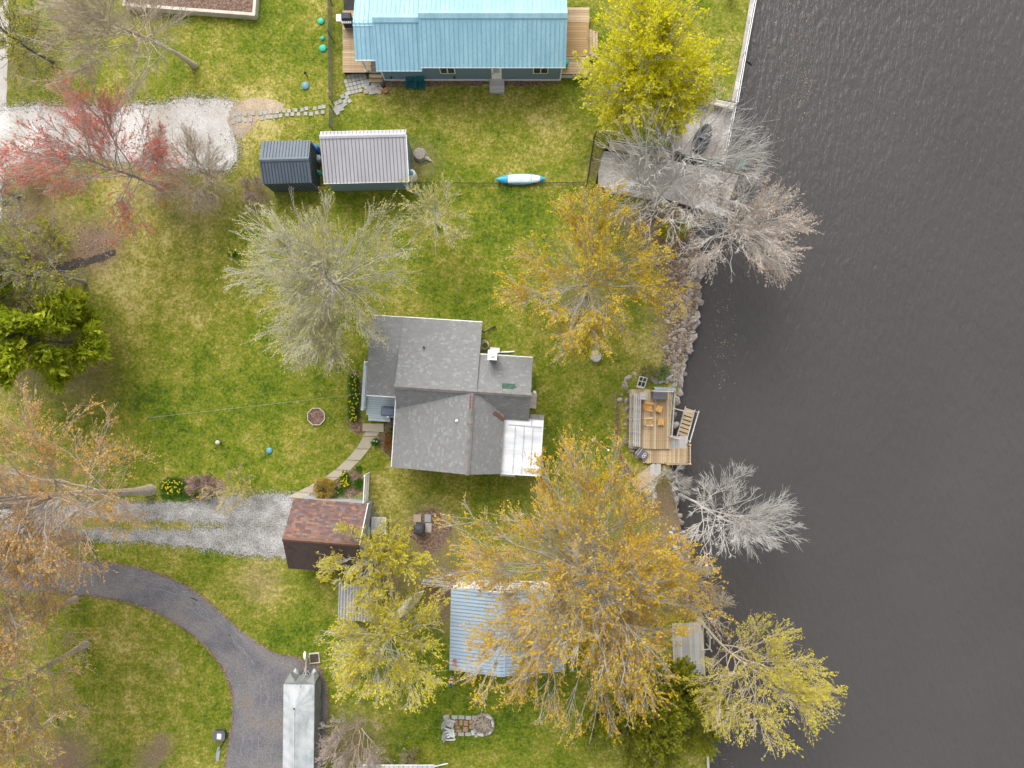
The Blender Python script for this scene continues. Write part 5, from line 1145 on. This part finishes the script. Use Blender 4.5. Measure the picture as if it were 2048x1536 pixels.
def leaves(r, pos, size, elong=1.0, axis=None, flat=.5):
    n = len(pos); s = size*r.uniform(.6, 1.3, (n, 1))
    a = unit(r.normal(0, 1, (n, 3))*np.array([1, 1, flat])) if axis is None else unit(axis+r.normal(0, .35, (n, 3)))
    b = r.normal(0, 1, (n, 3)); b -= (b*a).sum(1, keepdims=True)*a; b = unit(b)*np.array([1, 1, .7])
    V = np.stack([pos-a*s*elong*.5, pos+b*s*.5, pos+a*s*elong*.5, pos-b*s*.5], 1).reshape(-1, 3)
    return V, np.arange(n*4).reshape(-1, 4)
TRI = [0]
def tree(label, base, H, R, bark, leaf, nl=4000, ls=.11, n=(14, 7, 6, 5), clear=.28, lean=(0, 0), tr=None, el=(15, 72), curve=.12,
         seed=1, name='tree', cat='tree', group=None, stems=1, hc=.6, vz=.44, twig=.011, elong=1.3, droop=0.0, tipbias=.35, ttop=.78, out=True, clump=None):
    r = np.random.default_rng(seed); x, y, _ = G(*base)
    t = thing(name, label, cat, (x, y, 0), 0, group)
    ln = np.array([lean[0], lean[1], 0.]); c = ln+np.array([0, 0, H*hc]); R3 = np.array([R, R, H*vz])
    tr = tr or H*.0125; lf_ = nl > 1500 and H > 4.5; n = (int(n[0]*1.75), max(4, int(n[1]*.8)), n[2], n[3]-1 if (lf_ or n[3] > 4) else n[3]); nl = int(nl*1.6); ls *= 1.0; twig *= .72; R *= 1.05; n = (n[0], n[1], max(4, int(n[2]*.9)), n[3]); R3 = np.array([R, R, H*vz])
    # trunk(s)
    if stems == 1:
        m = 9; tt = np.linspace(0, 1, m)[:, None]; top = ln*.75+np.array([0, 0, H*ttop])
        P0 = top*tt+np.array([[.06*R, .05*R, 0]])*np.sin(tt*math.pi*1.3+seed)*tt+ r.normal(0, .018*H/m, (m, 3))*tt
        P0 = P0[None]; P0[:, 0, 2] = -.15
        R0 = (tr*(1.0-.75*np.linspace(0, 1, m)**.9))[None]; R0[:, 0] *= 1.55; R0[:, 1] *= 1.08
    else:
        m = 7; az = np.arange(stems)*2.4+r.uniform(0, 1, stems); ee = np.radians(r.uniform(*el, stems))
        d = np.stack([np.cos(az)*np.cos(ee), np.sin(az)*np.cos(ee), np.sin(ee)], 1); d = unit(d+np.append(ln[:2]/max(H, 1), 0)*.8)
        st = np.stack([np.cos(az)*.18, np.sin(az)*.18, np.full(stems, -.1)], 1)
        L = ray_ell(st, d, c, R3)*r.uniform(.75, 1, stems)
        P0, R0 = grow(r, st, d, L, np.full(stems, tr), np.full(stems, tr*.25), m, curve, .25)
    # limbs
    k = max(1, n[0]//stems)
    if stems == 1:
        idx = np.zeros(k, int); tf = np.sort(clear/ttop+(1-clear/ttop)*r.uniform(0, 1, k)**.8); tf[-1] = .985
        ii = np.minimum((tf*(m-1)).astype(int), m-2); f = (tf*(m-1)-ii)[:, None]; st = P0[0, ii]*(1-f)+P0[0, ii+1]*f
        az = np.arange(k)*2.39996+r.normal(0, .25, k)+seed; u = (tf-tf[0])/(1-tf[0]+1e-6)
        ee = np.radians(el[0]+(el[1]-el[0])*u+r.normal(0, 7, k))
        d = np.stack([np.cos(az)*np.cos(ee), np.sin(az)*np.cos(ee), np.sin(ee)], 1)
    else:
        idx, tf, st, d = spawn(r, P0, k, .15, .9, (20, 50), .1)
    L = ray_ell(st, d, c, R3)*(1.02-.5*r.uniform(0, 1, len(st))**2.2)
    rl = np.minimum(R0[idx, np.minimum((tf*(R0.shape[1]-1)).astype(int), R0.shape[1]-1)]*.75, .008+L*.0068)
    P1, R1 = grow(r, st, d, L, rl, np.full(len(st), twig*1.2), 8, curve, .16)
    trunk = [tubes(P0, R0, 8), tubes(P1, R1, 5)]
    oc = c*np.array([1, 1, .6]) if out else None
    # branches
    i2, t2, s2, d2 = spawn(r, P1, n[1], .14, .98, (20, 52), .08, oc, L)
    L2 = np.minimum(L[i2]*.58*(1.12-t2*.8)*r.uniform(.7, 1.25, len(i2)), ray_ell(s2, d2, c, R3*1.03))
    P2, R2 = grow(r, s2, d2, L2, np.minimum(rl[i2]*.5, .008+L2*.010), np.full(len(i2), twig), 4, curve*.6-droop*.5, .17)
    i3, t3, s3, d3 = spawn(r, P2, n[2], .1, 1, (20, 48), .06-droop*.3, oc, L2**1.1)
    L3 = np.clip(L2[i3]*.55*(1.2-t3*.7)*r.uniform(.6, 1.3, len(i3)), .25, 2.2)
    L3 = np.minimum(L3, ray_ell(s3, d3, c, R3*1.06)+.1)
    P3_, R3_ = grow(r, s3, d3, L3, np.full(len(i3), twig*1.45), np.full(len(i3), twig*.8), 3, curve*.3-droop, .2)
    crown = [tubes(P2, R2, 3), tubes(P3_, R3_, 3)]
    lp = P3_; lo_ = tipbias
    if n[3] > 0:
        i4, t4, s4, d4 = spawn(r, P3_, n[3], .08, 1, (18, 50), .04-droop*.6, oc, L3**1.1)
        L4 = np.clip(L3[i4]*.6*r.uniform(.5, 1.2, len(i4)), .15, .9)
        P4, R4 = grow(r, s4, d4, L4, np.full(len(i4), twig*.95), np.full(len(i4), twig*.55), 2, -droop, .2)
        crown.append(tubes(P4, R4, 3)); lp = P4
    V, F = merge(trunk); me = np_mesh('trunk', V, F); me.polygons.foreach_set('use_smooth', np.ones(len(F), bool)); obj('trunk', me, M_(bark), t)
    V, F = merge(crown); cr = obj('crown', np_mesh('crown', V, F), M_(bark), t); TRI[0] += 2*len(F)
    if nl:
        for mname, cnt in (leaf if isinstance(leaf, list) else [(leaf, 1.0)]):
            kk = int(nl*cnt)
            if clump:
                nc = max(1, kk//clump); ci = r.integers(0, len(lp), nc)
                cp = lp[ci, -1]*.8+lp[ci, 0]*.2; pos = np.repeat(cp, clump, 0)+r.normal(0, ls*.9, (nc*clump, 3)); ax = None
            else:
                ll = np.linalg.norm(lp[:, -1]-lp[:, 0], axis=1); ci = r.choice(len(lp), kk, p=ll/ll.sum()); f = (lo_+(1-lo_)*r.uniform(0, 1, (kk, 1)))
                pos = lp[ci, 0]*(1-f)+lp[ci, -1]*f+r.normal(0, ls*.5, (kk, 3)); ax = unit(lp[ci, -1]-lp[ci, 0])
            V, F = leaves(r, pos, ls, elong, ax); TRI[0] += 2*len(F)
            obj('foliage', np_mesh('foliage', V, F), M_(mname), cr)
    return t

BIG = (20, 8, 7, 5)
tree('broad pale maple with sparse yellow-green buds, northwest of the grey shingled house', (703,580), 10.5, 5.15, 'pale_bark', 'leaf_pale', 15000, .065, (32,7,7,5), .22, seed=3, el=(8,75), twig=.0125, curve=.08)
tree('small budding tree alone on the lawn between the light grey shed and the house', (876,452), 5.2, 2.5, 'pale_bark', 'leaf_pale', 3400, .065, (14,6,5,4), .2, seed=5, el=(10,72))
tree('wide golden-orange tree on the lawn beside the rocky shore', (1168,586), 9.5, 5.2, 'mid_bark', [('leaf_gold', 1.0), ('leaf_lemon', .4)], 12000, .088, (20,8,6,5), .2, seed=8, el=(2,75), twig=.0115, droop=.1)
tree('dense bright yellow tree between the blue-roofed house and the seawall', (1263,206), 10, 4.0, 'grey_bark', 'leaf_yellow', 25000, .12, (36,9,6,4), .16, seed=11, el=(5,80), vz=.5, hc=.56, name='yellow_tree', tipbias=0.0)
tree('large bare whitish tree leaning over the concrete launch ramp', (1306,428), 9.5, 4.6, 'white_bark', 'leaf_bud', 0, .1, (24,6,6,3), .12, (.3, 1.6), seed=14, el=(25,75), twig=.0125, name='bare_tree', stems=5, tr=.085)
tree('brown-budded bare tree hanging over the lake below the ramp', (1394,490), 8, 3.7, 'white_bark', 'leaf_bud', 6000, .08, (24,7,6,4), .15, (1.3,-.1), seed=18, el=(5,65), twig=.011, name='budding_tree')
tree('slender white bare sapling standing north of the launch ramp wall', (1272,291), 4.6, 1.5, 'white_bark', 'leaf_bud', 0, .1, (8,6,5,3), .15, seed=19, el=(30,75), name='sapling', stems=3)
tree('huge golden tree south of the house, branches over the pale blue roof', (1152,1092), 16, 7.3, 'mid_bark', [('leaf_gold', 1.0), ('leaf_orange', .12)], 36000, .088, (34,9,7,5), .2, (-.9,.2), seed=23, el=(-4,75), twig=.0125, droop=.22, curve=.05, hc=.55, vz=.46, tr=.26, name='golden_tree')
tree('bare silvery tree leaning out over the dark lake beside the dock', (1360,990), 6.4, 3.8, 'white_bark', 'leaf_bud', 0, .1, (20,7,6,4), .25, (3.3,-1.3), seed=27, el=(2,60), twig=.0125, hc=.55, vz=.42, name='silver_tree', tr=.09)
tree('lime-yellow tree leaning far over the lake at the lower right', (1396,1236), 8, 3.75, 'tan_bark', 'leaf_lemon', 8000, .088, (20,7,6,5), .28, (2.9,-2.5), seed=29, el=(0,62), twig=.011, hc=.55, name='leaning_tree')
tree('bare twiggy small tree at the seawall above the leaning lime tree', (1408,1226), 4.5, 1.7, 'tan_bark', 'leaf_bud', 300, .07, (9,6,5,4), .1, (.4,.2), seed=31, el=(25,70), stems=3, name='bare_tree')
tree('yellow-leaved tree overlapping the brown garage roof', (770,1090), 6.4, 3.0, 'pale_bark', 'leaf_lemon', 7500, .088, (16,7,6,4), .18, seed=34, el=(10,75), name='yellow_tree')
tree('yellow-leaved tree over the small grey shed and upturned canoe', (792,1238), 8.2, 3.75, 'pale_bark', 'leaf_lemon', 11500, .088, (20,8,6,5), .2, seed=37, el=(5,72), name='yellow_tree')
tree('bare brown twiggy shrub beside the covered pontoon boat', (716,1455), 3.6, 2.1, 'red_bark', 'leaf_bud', 900, .06, (18,6,6,4), .1, seed=41, el=(32,80), stems=7, curve=.02, name='shrub', cat='shrub')
tree('large orange-budded tree at the left edge north of the gravel drive', (302,980), 14.5, 5.9, 'orange_bark', [('leaf_orange', 1.0), ('leaf_gold', .25)], 15000, .082, (24,8,7,5), .2, (-2.4,1.5), seed=43, el=(5,75), twig=.0125, tr=.27, name='orange_tree')
tree('orange-budded tree whose grey trunk crosses the asphalt drive', (166,1068), 13.5, 5.2, 'grey_bark', 'leaf_orange', 7000, .082, (18,7,6,5), .22, (-.2,-.5), seed=46, el=(2,70), tr=.22, name='orange_tree')
tree('sparsely budded tree with a long trunk on the lower left lawn', (172,1288), 12.5, 4.4, 'orange_bark', [('leaf_orange', .6), ('leaf_lemon', .4)], 7500, .085, (20,7,7,5), .25, (-.2,.2), seed=49, el=(5,72), tr=.19, name='orange_tree')
tree('small tan-twigged tree at the bottom left corner', (112,1432), 9.5, 4.7, 'tan_bark', 'leaf_orange', 9000, .085, (18,7,6,5), .25, (-.4,-.4), seed=52, el=(5,72), name='bare_tree')
tree('peach-budded tree at the left edge just below the asphalt drive', (152,1198), 12, 4.9, 'orange_bark', [('leaf_orange', .7), ('leaf_lemon', .3)], 5500, .08, (15,6,6,4), .2, (-.2,.1), seed=57, el=(3,72), tr=.17, name='orange_tree')
tree('dark-trunked orange tree at the left edge above the gravel drive', (78,1004), 13, 4.2, 'grey_bark', 'leaf_orange', 6500, .09, (18,7,7,5), .3, (-1.,.9), seed=55, el=(5,72), tr=.19, name='orange_tree')
tree('red-budded maple beside the white gravel drive', (326,380), 9.5, 4.7, 'red_bark', [('leaf_red', 1.0)], 6200, .075, (24,7,6,5), .14, (-1.1,.2), seed=58, el=(12,75), tr=.16, name='red_maple')
tree('bare multi-stemmed shrub at the corner of the white gravel drive', (416,380), 5.2, 2.5, 'tan_bark', 'leaf_bud', 900, .06, (18,6,6,4), .1, (-.2,.2), seed=61, el=(20,75), stems=6, name='shrub', cat='shrub')
tree('bare tan tree with a pale leaning trunk near the raised bed', (389,131), 11, 4.3, 'tan_bark', 'leaf_bud', 0, .07, (24,7,7,5), .25, (-1.6,-1.2), seed=64, el=(5,72), tr=.17, name='bare_tree')
tree('dark-branched tree with small yellow leaves at the top left corner', (106,124), 7.5, 3.2, 'dark_bark', 'leaf_lime', 2600, .09, (16,6,6,4), .15, (-.4,-.4), seed=67, el=(5,70), name='dark_tree')
tree('grey mossy tree at the left edge below the red maple', (80,468), 9, 3.3, 'grey_bark', 'leaf_bud', 2200, .07, (20,7,6,5), .2, (-.6,.1), seed=70, el=(5,70), name='grey_tree')
tree('thin dark tree with scattered red buds at the far left edge', (38,395), 7, 2.4, 'dark_bark', 'leaf_red', 1300, .10, (12,6,5,4), .2, (-.3,.2), seed=73, el=(20,75), name='dark_tree', clump=4)
tree('lime-budded tree leaning over the small dark ditch', (170,564), 8.5, 3.5, 'grey_bark', 'leaf_lime', 5000, .095, (20,7,6,5), .2, (-.5,0), seed=76, el=(3,68), name='ditch_tree')
# conifers and evergreens
tree('bright green white pine at the left edge of the big lawn', (172,688), 8.2, 3.0, 'dark_bark', 'leaf_pine', 13000, .17, (26,8,6,4), .1, seed=79, el=(0,70), curve=.18, elong=2.6, hc=.46, vz=.54, ttop=.98, name='pine_tree', tipbias=.2)
tree('second green pine half outside the left edge of the picture', (84,640), 9.0, 2.7, 'dark_bark', 'leaf_pine', 9500, .17, (24,8,6,4), .1, seed=82, el=(0,70), curve=.18, elong=2.6, hc=.46, vz=.54, ttop=.98, name='pine_tree', tipbias=.2)
tree('broad dark green cedar on the shore at the bottom of the picture', (1245,1405), 5.0, 3.9, 'dark_bark', 'leaf_cedar', 22000, .12, (24,9,7,4), .05, (.3,-.1), seed=85, el=(0,70), hc=.45, vz=.55, elong=1.8, name='cedar', tipbias=0., stems=4)
tree('rounded dark green cedar touching the pale seawall', (1332,1396), 4.6, 3.0, 'dark_bark', 'leaf_cedar', 15000, .12, (20,8,6,4), .05, (.0,-.2), seed=88, el=(0,70), hc=.45, vz=.55, elong=1.8, name='cedar', tipbias=0., stems=4)
# shrubs
def shrub(label, base, H, R, bark, leaf, nl, seed, ls=.08, n=(12,5,5,3), stems=5, el=(15,75), name='shrub', tb=.2):
    return tree(label, base, H, R, bark, leaf, nl, ls, n, .05, seed=seed, stems=stems, el=el, name=name, cat='shrub', hc=.45, vz=.55, tr=.018, twig=.008, tipbias=tb)
shrub('arching tan shrub with yellow buds beside the gravel drive', (474,972), 2.3, 1.65, 'tan_bark', 'leaf_lemon', 420, 91, .07)
shrub('round clipped golden bush next to the concrete path', (652,977), .85, .5, 'tan_bark', 'leaf_gold_bush', 7000, 92, .06, (42,8,6,3), 14, (5,85), 'clipped_bush', 0.)
shrub('small bronze-twigged shrub on the lawn above the bottom roof edge', (820,1506), .9, .55, 'red_bark', 'leaf_lime', 500, 93, .06)
shrub('bright green leafy shrub at the shore under the bare white tree', (1345,466), 1.5, .85, 'tan_bark', 'leaf_lime', 2600, 94, .09)
shrub('small bright green bush on the bank above the dock', (1322,746), .8, .36, 'tan_bark', 'leaf_green', 1100, 95, .06)
shrub('dull grey-green bush beside the window frame above the dock', (1294,746), .8, .35, 'tan_bark', 'leaf_cedar', 800, 96, .06)
shrub('reddish leafless bush beside the daffodils', (408,972), .9, .75, 'red_bark', 'leaf_bronze', 420, 97, .06)
shrub('tangled lime-green undergrowth left of the ditch', (95,500), 1.8, 1.9, 'tan_bark', 'leaf_lime', 2200, 98, .09)
shrub('tangled green undergrowth below the leaning ditch tree', (120,610), 1.8, 2.0, 'tan_bark', 'leaf_lime', 2400, 99, .09)
shrub('brown bare brush left of the dark shed', (508,382), 1.0, .8, 'red_bark', 'leaf_bud', 500, 100, .05)
shrub('bare grey brush on the bank right below the dock ramp', (1330,958), 2.2, 1.6, 'white_bark', 'leaf_bud', 0, 101, .05, (16,6,6,4))
shrub('dark brown brush pile beneath the golden tree at the lake edge', (1392,1168), 1.6, 1.2, 'red_bark', 'leaf_bronze', 600, 102, .06)
shrub('wiry reddish brush at the left end of the white gravel drive', (70,335), 1.6, 1.7, 'red_bark', 'leaf_red', 500, 103, .07)
shrub('tan dry brush beside the road at the top left', (70,60), 1.6, 2.2, 'tan_bark', 'leaf_lime', 700, 104, .07)

# ================================================================ STONES OF THE SHORE
bank = bpy.data.objects['shore_bank']
def rock_mesh(seed, flat):
    bm = bmesh.new(); bmesh.ops.create_icosphere(bm, subdivisions=1, radius=.5); r = random.Random(seed)
    pl = [(Vector((r.gauss(0,1), r.gauss(0,1), r.gauss(0,.7))).normalized(), r.uniform(.28,.42)) for _ in range(7)]
    for v in bm.verts:
        for n_, d in pl:
            k = v.co.dot(n_)-d
            if k > 0: v.co -= n_*k
        v.co *= r.uniform(.93,1.07); v.co.z *= flat
    me = bpy.data.meshes.new('stone'); bm.to_mesh(me); bm.free(); return me
RM = [rock_mesh(i, .6) for i in range(8)]
for m_ in RM: m_.materials.append(M_('rock'))
PM = [m_.copy() for m_ in RM[:4]]
for m_ in PM: m_.materials.clear(); m_.materials.append(M_('pale_rock'))
rr = random.Random(9)
def put(px, py, s, z=0.0, pale=False, asp=1.4):
    o = obj('stone', rr.choice(PM if pale else RM), None, bank); o.location = (*G(px,py)[:2], z); o.rotation_euler = (rr.uniform(-.25,.25), rr.uniform(-.25,.25), rr.uniform(0,6.28)); o.scale = (s*asp*rr.uniform(.8,1.2), s*rr.uniform(.8,1.1), s*rr.uniform(.7,1))
EDGE = SHORE[16:24]
for a, b in zip(EDGE, EDGE[1:]):
    L = math.hypot(b[0]-a[0], b[1]-a[1]); n = max(1, int(L/9))
    for i in range(n):
        f = (i+rr.random()*.5)/n; px, py = a[0]+(b[0]-a[0])*f, a[1]+(b[1]-a[1])*f
        put(px+rr.uniform(-1,6), py, rr.uniform(.55,1.05), rr.uniform(-.35,-.1)); put(px-rr.uniform(8,18), py+rr.uniform(-6,6), rr.uniform(.3,.6), .02)
        if rr.random() < .6: put(px+rr.uniform(4,10), py+rr.uniform(-4,4), rr.uniform(.35,.7), -.75)
for k in range(70):
    py = rr.uniform(505,740); e = 1400-(py-505)*.16; put(e-rr.uniform(16,75)*rr.random()**.6, py, rr.uniform(.18,.42), .03)
for px, py, s in ((1309,517,.5),(1316,525,.42),(1338,520,.4),(1404,525,.8)): put(px, py, s, .05, px < 1330)
for k in range(26): put(rr.uniform(1330,1378), 1000+rr.uniform(0,190)+0, rr.uniform(.2,.4), .02, rr.random() < .55)
for k in range(22): put(1345+k*2.4+rr.uniform(-3,6), 990+k*11, rr.uniform(.35,.7), -.4)
for k in range(16): put(1255+rr.uniform(-8,6) if k < 8 else rr.uniform(1262,1290), (770+k*16) if k < 8 else rr.uniform(895,925), rr.uniform(.3,.55), .03)
for px, py in ((1250,770),(1256,756),(1270,748),(1300,756),(1310,762),(1330,760),(1340,757),(1348,770),(1352,760),(1240,800),(1352,800),(1350,830),(1352,850)): put(px, py, rr.uniform(.35,.7), .02)
# ================================================================ FLOWERS
def flowers(label, px, py, rx, ry, nb, nf, seed, leaf='leaf_green', petal='petal_yellow', h=.3, name='flower_clump', cat='flowers', fs=.055):
    r = np.random.default_rng(seed); t = thing(name, label, cat, G(px, py))
    q = np.sqrt(r.uniform(0, 1, nb)); a = r.uniform(0, 6.283, nb); base = np.stack([q*rx*np.cos(a), q*ry*np.sin(a), np.full(nb, .0)], 1)
    d = unit(np.stack([r.normal(0, .9, nb), r.normal(0, .9, nb), np.ones(nb)], 1)); L = r.uniform(.6, 1.2, (nb, 1))*h
    s = unit(np.cross(d, r.normal(0, 1, (nb, 3))))*.022; tip = base+d*L+np.stack([r.normal(0,.05,nb), r.normal(0,.05,nb), np.zeros(nb)], 1)
    V = np.stack([base-s, base+s, base+d*L*.6+s*1.2, tip, base+d*L*.6-s*1.2], 1).reshape(-1, 3); F = np.arange(nb*5).reshape(-1, 5)
    obj('leaf_blade', np_mesh('leaf_blade', V, F), M_(leaf), t, kind='stuff')
    if nf:
        q = np.sqrt(r.uniform(0, 1, nf)); a = r.uniform(0, 6.283, nf); c = np.stack([q*rx*np.cos(a), q*ry*np.sin(a), h*r.uniform(1.0, 1.3, nf)], 1)
        k = 6; V = []; 
        for j in range(k):
            b0 = j*6.283/k+a; V.append(np.stack([c[:, 0]+fs*r.uniform(.8,1.2,nf)*np.cos(b0), c[:, 1]+fs*np.sin(b0), c[:, 2]+r.normal(0,.012,nf)], 1))
        V = np.stack(V, 1).reshape(-1, 3); obj('blossom', np_mesh('blossom', V, np.arange(nf*k).reshape(-1, k)), M_(petal), t, kind='stuff')
        st = np.stack([c-np.array([.008,0,0]), c+np.array([.008,0,0]), c*np.array([1,1,0])+np.array([.008,0,0]), c*np.array([1,1,0])-np.array([.008,0,0])], 1).reshape(-1, 3); obj('stem', np_mesh('stem', st, np.arange(nf*4).reshape(-1, 4)), M_(leaf), t, kind='stuff')
flowers('yellow daffodils in a clump at the left end of the gravel drive bed', 347, 972, .8, .5, 900, 46, 1)
flowers('green leafy ground plants below the daffodils', 352, 992, 1.0, .28, 700, 0, 2, h=.16)
flowers('yellow flowers at the upper end of the porch bed', 708, 768, .3, .6, 600, 8, 3); flowers('green leaves with few yellow flowers in the middle of the porch bed', 709, 800, .33, .55, 700, 12, 4); flowers('dense yellow flowers at the lower end of the porch bed', 708, 828, .32, .5, 600, 16, 5)
flowers('yellow flowers in the bed beside the white fence panel', 692, 965, .32, .32, 300, 26, 6, fs=.045); flowers('orange-yellow flowers near the concrete path edge', 690, 950, .2, .2, 140, 12, 7, fs=.04)
flowers('bright green perennial nearest the white fence panel', 718, 968, .24, .36, 420, 0, 8, h=.22); flowers('light green perennial at the top of the triangular bed', 718, 938, .16, .16, 200, 0, 9, h=.18); flowers('pale green plants beside the golden bush', 678, 982, .35, .2, 300, 4, 10, h=.18, petal='petal_white')
flowers('dark green plant in the bed at the foot of the concrete path', 752, 885, .17, .17, 260, 2, 11, petal='petal_white'); flowers('sparse dry plants along the west wall of the house', 778, 885, .28, .7, 300, 0, 12, leaf='leaf_bronze', h=.25); flowers('green clump beside the porch steps', 786, 862, .12, .2, 160, 0, 13)
flowers('few yellow flowers under the pale maple', 468, 508, .25, .2, 120, 9, 14, fs=.045); flowers('low green plants under the reddish bush', 405, 988, .8, .25, 420, 6, 15, h=.14)

# ================================================================ LEAF LITTER, GRASS TUFTS, FLOATING BITS (uncountable stuff)
r = np.random.default_rng(77)
def in_any(x, y, polys):
    m = np.zeros(np.shape(x), bool)
    for p in polys: m |= pip(x, y, p)
    return m
hard = [ROAD, ASPH, pxpoly([(570,997),(735,1007),(730,1090),(735,1140),(575,1140)]), pxpoly(OUT+INN[::-1])]
x = r.uniform(-35, 16, 190000); y = r.uniform(-26, 26, 190000); lt = litter(x, y); keep = (r.uniform(0, 1, x.size) < .02+.55*lt**1.3) & pip(x, y, gpoly) & ~in_any(x, y, hard)
x, y = x[keep], y[keep]; n = len(x)
V, F = leaves(r, np.stack([x, y, np.full(n, .03)], 1), .085, 1.4, None, .15); V[:, 2] = np.clip(V[:, 2], .02, .06)
tag(obj('leaf_litter', np_mesh('leaf_litter', V, F), M_('dead_leaf'), kind='stuff'), 'dry brown fallen leaves scattered on the ground', 'leaf litter')
x = r.uniform(-35.5, 16, 120000); y = r.uniform(-26.5, 26.5, 120000)
keep = pip(x, y, gpoly) & ~in_any(x, y, hard+[GRAVEL_N, STRAW]) & ~(in_any(x, y, [GRAVEL_S]) & ~((y < G(0,1034)[1]) & (y > G(0,1062)[1]) & (x < G(440,0)[0]) & (r.uniform(0,1,x.size) < .8)))
x, y = x[keep], y[keep]; keep = r.uniform(0, 1, x.size) > litter(x, y)*.8; x, y = x[keep], y[keep]; n = len(x)
a = r.uniform(0, 6.283, n); L = r.uniform(.05, .13, n); w = r.uniform(.012, .026, n); d = np.stack([np.cos(a), np.sin(a)], 1); pz = r.uniform(.35, 1.0, n)
b = np.stack([x, y, np.full(n, .002)], 1); s = np.stack([-d[:, 1]*w, d[:, 0]*w, np.zeros(n)], 1); tp_ = b+np.stack([d[:, 0]*L*(1.1-pz*.5), d[:, 1]*L*(1.1-pz*.5), L*pz*.7], 1)
V = np.stack([b-s, b+s, tp_], 1).reshape(-1, 3); me = np_mesh('grass_blades', V, np.arange(n*3).reshape(-1, 3))
set_attr(me, 'dry', np.repeat(dryness(x, y)+r.normal(.02, .16, n), 3)); set_attr(me, 'litter', np.zeros(3*n))
tag(obj('grass_blades', me, GRASS, kind='stuff'), 'tufts of spring grass and straw all over the lawns', 'grass')
# loose stones along the ragged edges of the gravel drives
def edge_scatter(poly, n_, sd, seed):
    rg = np.random.default_rng(seed); P = np.array([p[:2] for p in poly]); i = rg.integers(0, len(P), n_); f = rg.uniform(0, 1, (n_, 1)); q_ = P[i]*(1-f)+P[(i+1) % len(P)]*f
    return q_+rg.normal(0, sd, (n_, 2))
oc = np.array([[1,0,0],[-1,0,0],[0,1,0],[0,-1,0],[0,0,.7],[0,0,-.3]]); of = np.array([[0,2,4],[2,1,4],[1,3,4],[3,0,4],[2,0,5],[1,2,5],[3,1,5],[0,3,5]])
def stones_stuff(nm, Q, lo_, hi_, m, par):
    n_ = len(Q); V = (oc[None]*r.uniform(lo_, hi_, (n_, 1, 1))*r.uniform(.7, 1.3, (n_, 6, 1))+np.stack([Q[:, 0], Q[:, 1], np.full(n_, .02)], 1)[:, None]).reshape(-1, 3); F = (of[None]+(np.arange(n_)*6)[:, None, None]).reshape(-1, 3)
    return obj(nm, np_mesh(nm, V, F), m, par, kind='stuff')
stones_stuff('loose_gravel', edge_scatter(GRAVEL_N, 5000, .22, 1), .02, .05, M_('pale_rock'), bpy.data.objects['gravel_drive'])
stones_stuff('loose_gravel', edge_scatter(GRAVEL_S, 5500, .18, 2), .02, .05, M_('flint'), bpy.data.objects['gravel_drive.001'])
stones_stuff('loose_gravel', edge_scatter(STRIP, 2500, .14, 3), .02, .05, M_('flint'), bpy.data.objects['gravel_drive.001'])
Q = np.concatenate([edge_scatter(ASPH, 2600, .06, 4), edge_scatter([p for p in ASPH if p[0] < -18.3], 1500, .05, 5)]); n = len(Q)
V, F = leaves(r, np.stack([Q[:, 0], Q[:, 1], np.full(n, .035)], 1), .075, 1.4, None, .15); V[:, 2] = np.clip(V[:, 2], .026, .06)
obj('edge_leaves', np_mesh('edge_leaves', V, F), M_('dead_leaf'), bpy.data.objects['asphalt_drive'], kind='stuff')
# pebbles on the gravel edge and the rocky bank
x = r.uniform(G(1300,0)[0], G(1400,0)[0], 2600); y = r.uniform(G(0,760)[1], G(0,495)[1], 2600); keep = pip(x, y, gpoly) & (r.uniform(0, 1, 2600) < np.clip((x-G(1318,0)[0])/1.6, 0, 1)); x, y = x[keep], y[keep]; n = len(x)
oc = np.array([[1,0,0],[-1,0,0],[0,1,0],[0,-1,0],[0,0,.7],[0,0,-.3]]); of = np.array([[0,2,4],[2,1,4],[1,3,4],[3,0,4],[2,0,5],[1,2,5],[3,1,5],[0,3,5]])
V = (oc[None]*r.uniform(.05, .14, (n, 1, 1))*r.uniform(.7, 1.3, (n, 6, 1))+np.stack([x, y, np.full(n, .03)], 1)[:, None]).reshape(-1, 3); F = (of[None]+(np.arange(n)*6)[:, None, None]).reshape(-1, 3)
obj('pebbles', np_mesh('pebbles', V, F), M_('pebble'), bank, kind='stuff')
pts_ = []
for cx, cy, sx, sy, k in ((1600,40,18,60,120),(1590,130,30,60,120),(1610,170,12,40,60),(1450,640,14,60,90),(1440,720,10,40,50),(1445,1440,10,50,60),(1450,1480,14,50,40),(1560,230,20,40,40),(1540,280,20,60,30)):
    pts_.append(np.stack([r.normal(cx, sx, k), r.normal(cy, sy, k)], 1))
P = np.concatenate(pts_); f = (HC-WZ)/HC/30; P = np.stack([(P[:, 0]-1024)*f, (768-P[:, 1])*f], 1); P = P[~pip(P[:, 0], P[:, 1], gpoly)]; n = len(P)
V, F = leaves(r, np.stack([P[:, 0], P[:, 1], np.full(n, WZ+.012)], 1), .07, 1.3, None, .05); V[:, 2] = WZ+.012
tag(obj('floating_leaves', np_mesh('floating_leaves', V, F), M_('dead_leaf'), kind='stuff'), 'pale bits of leaves floating on the lake', 'debris')

# things of one kind share a group
from collections import defaultdict
kinds = defaultdict(list)
for o in S.objects:
    if o.parent is None and 'category' in o and o.get('kind') != 'stuff': kinds[o.name.split('.')[0]].append(o)
for k, os_ in kinds.items():
    if len(os_) > 1:
        for o in os_: o['group'] = k.replace('_', ' ') + ' repeats in the lakeside gardens'
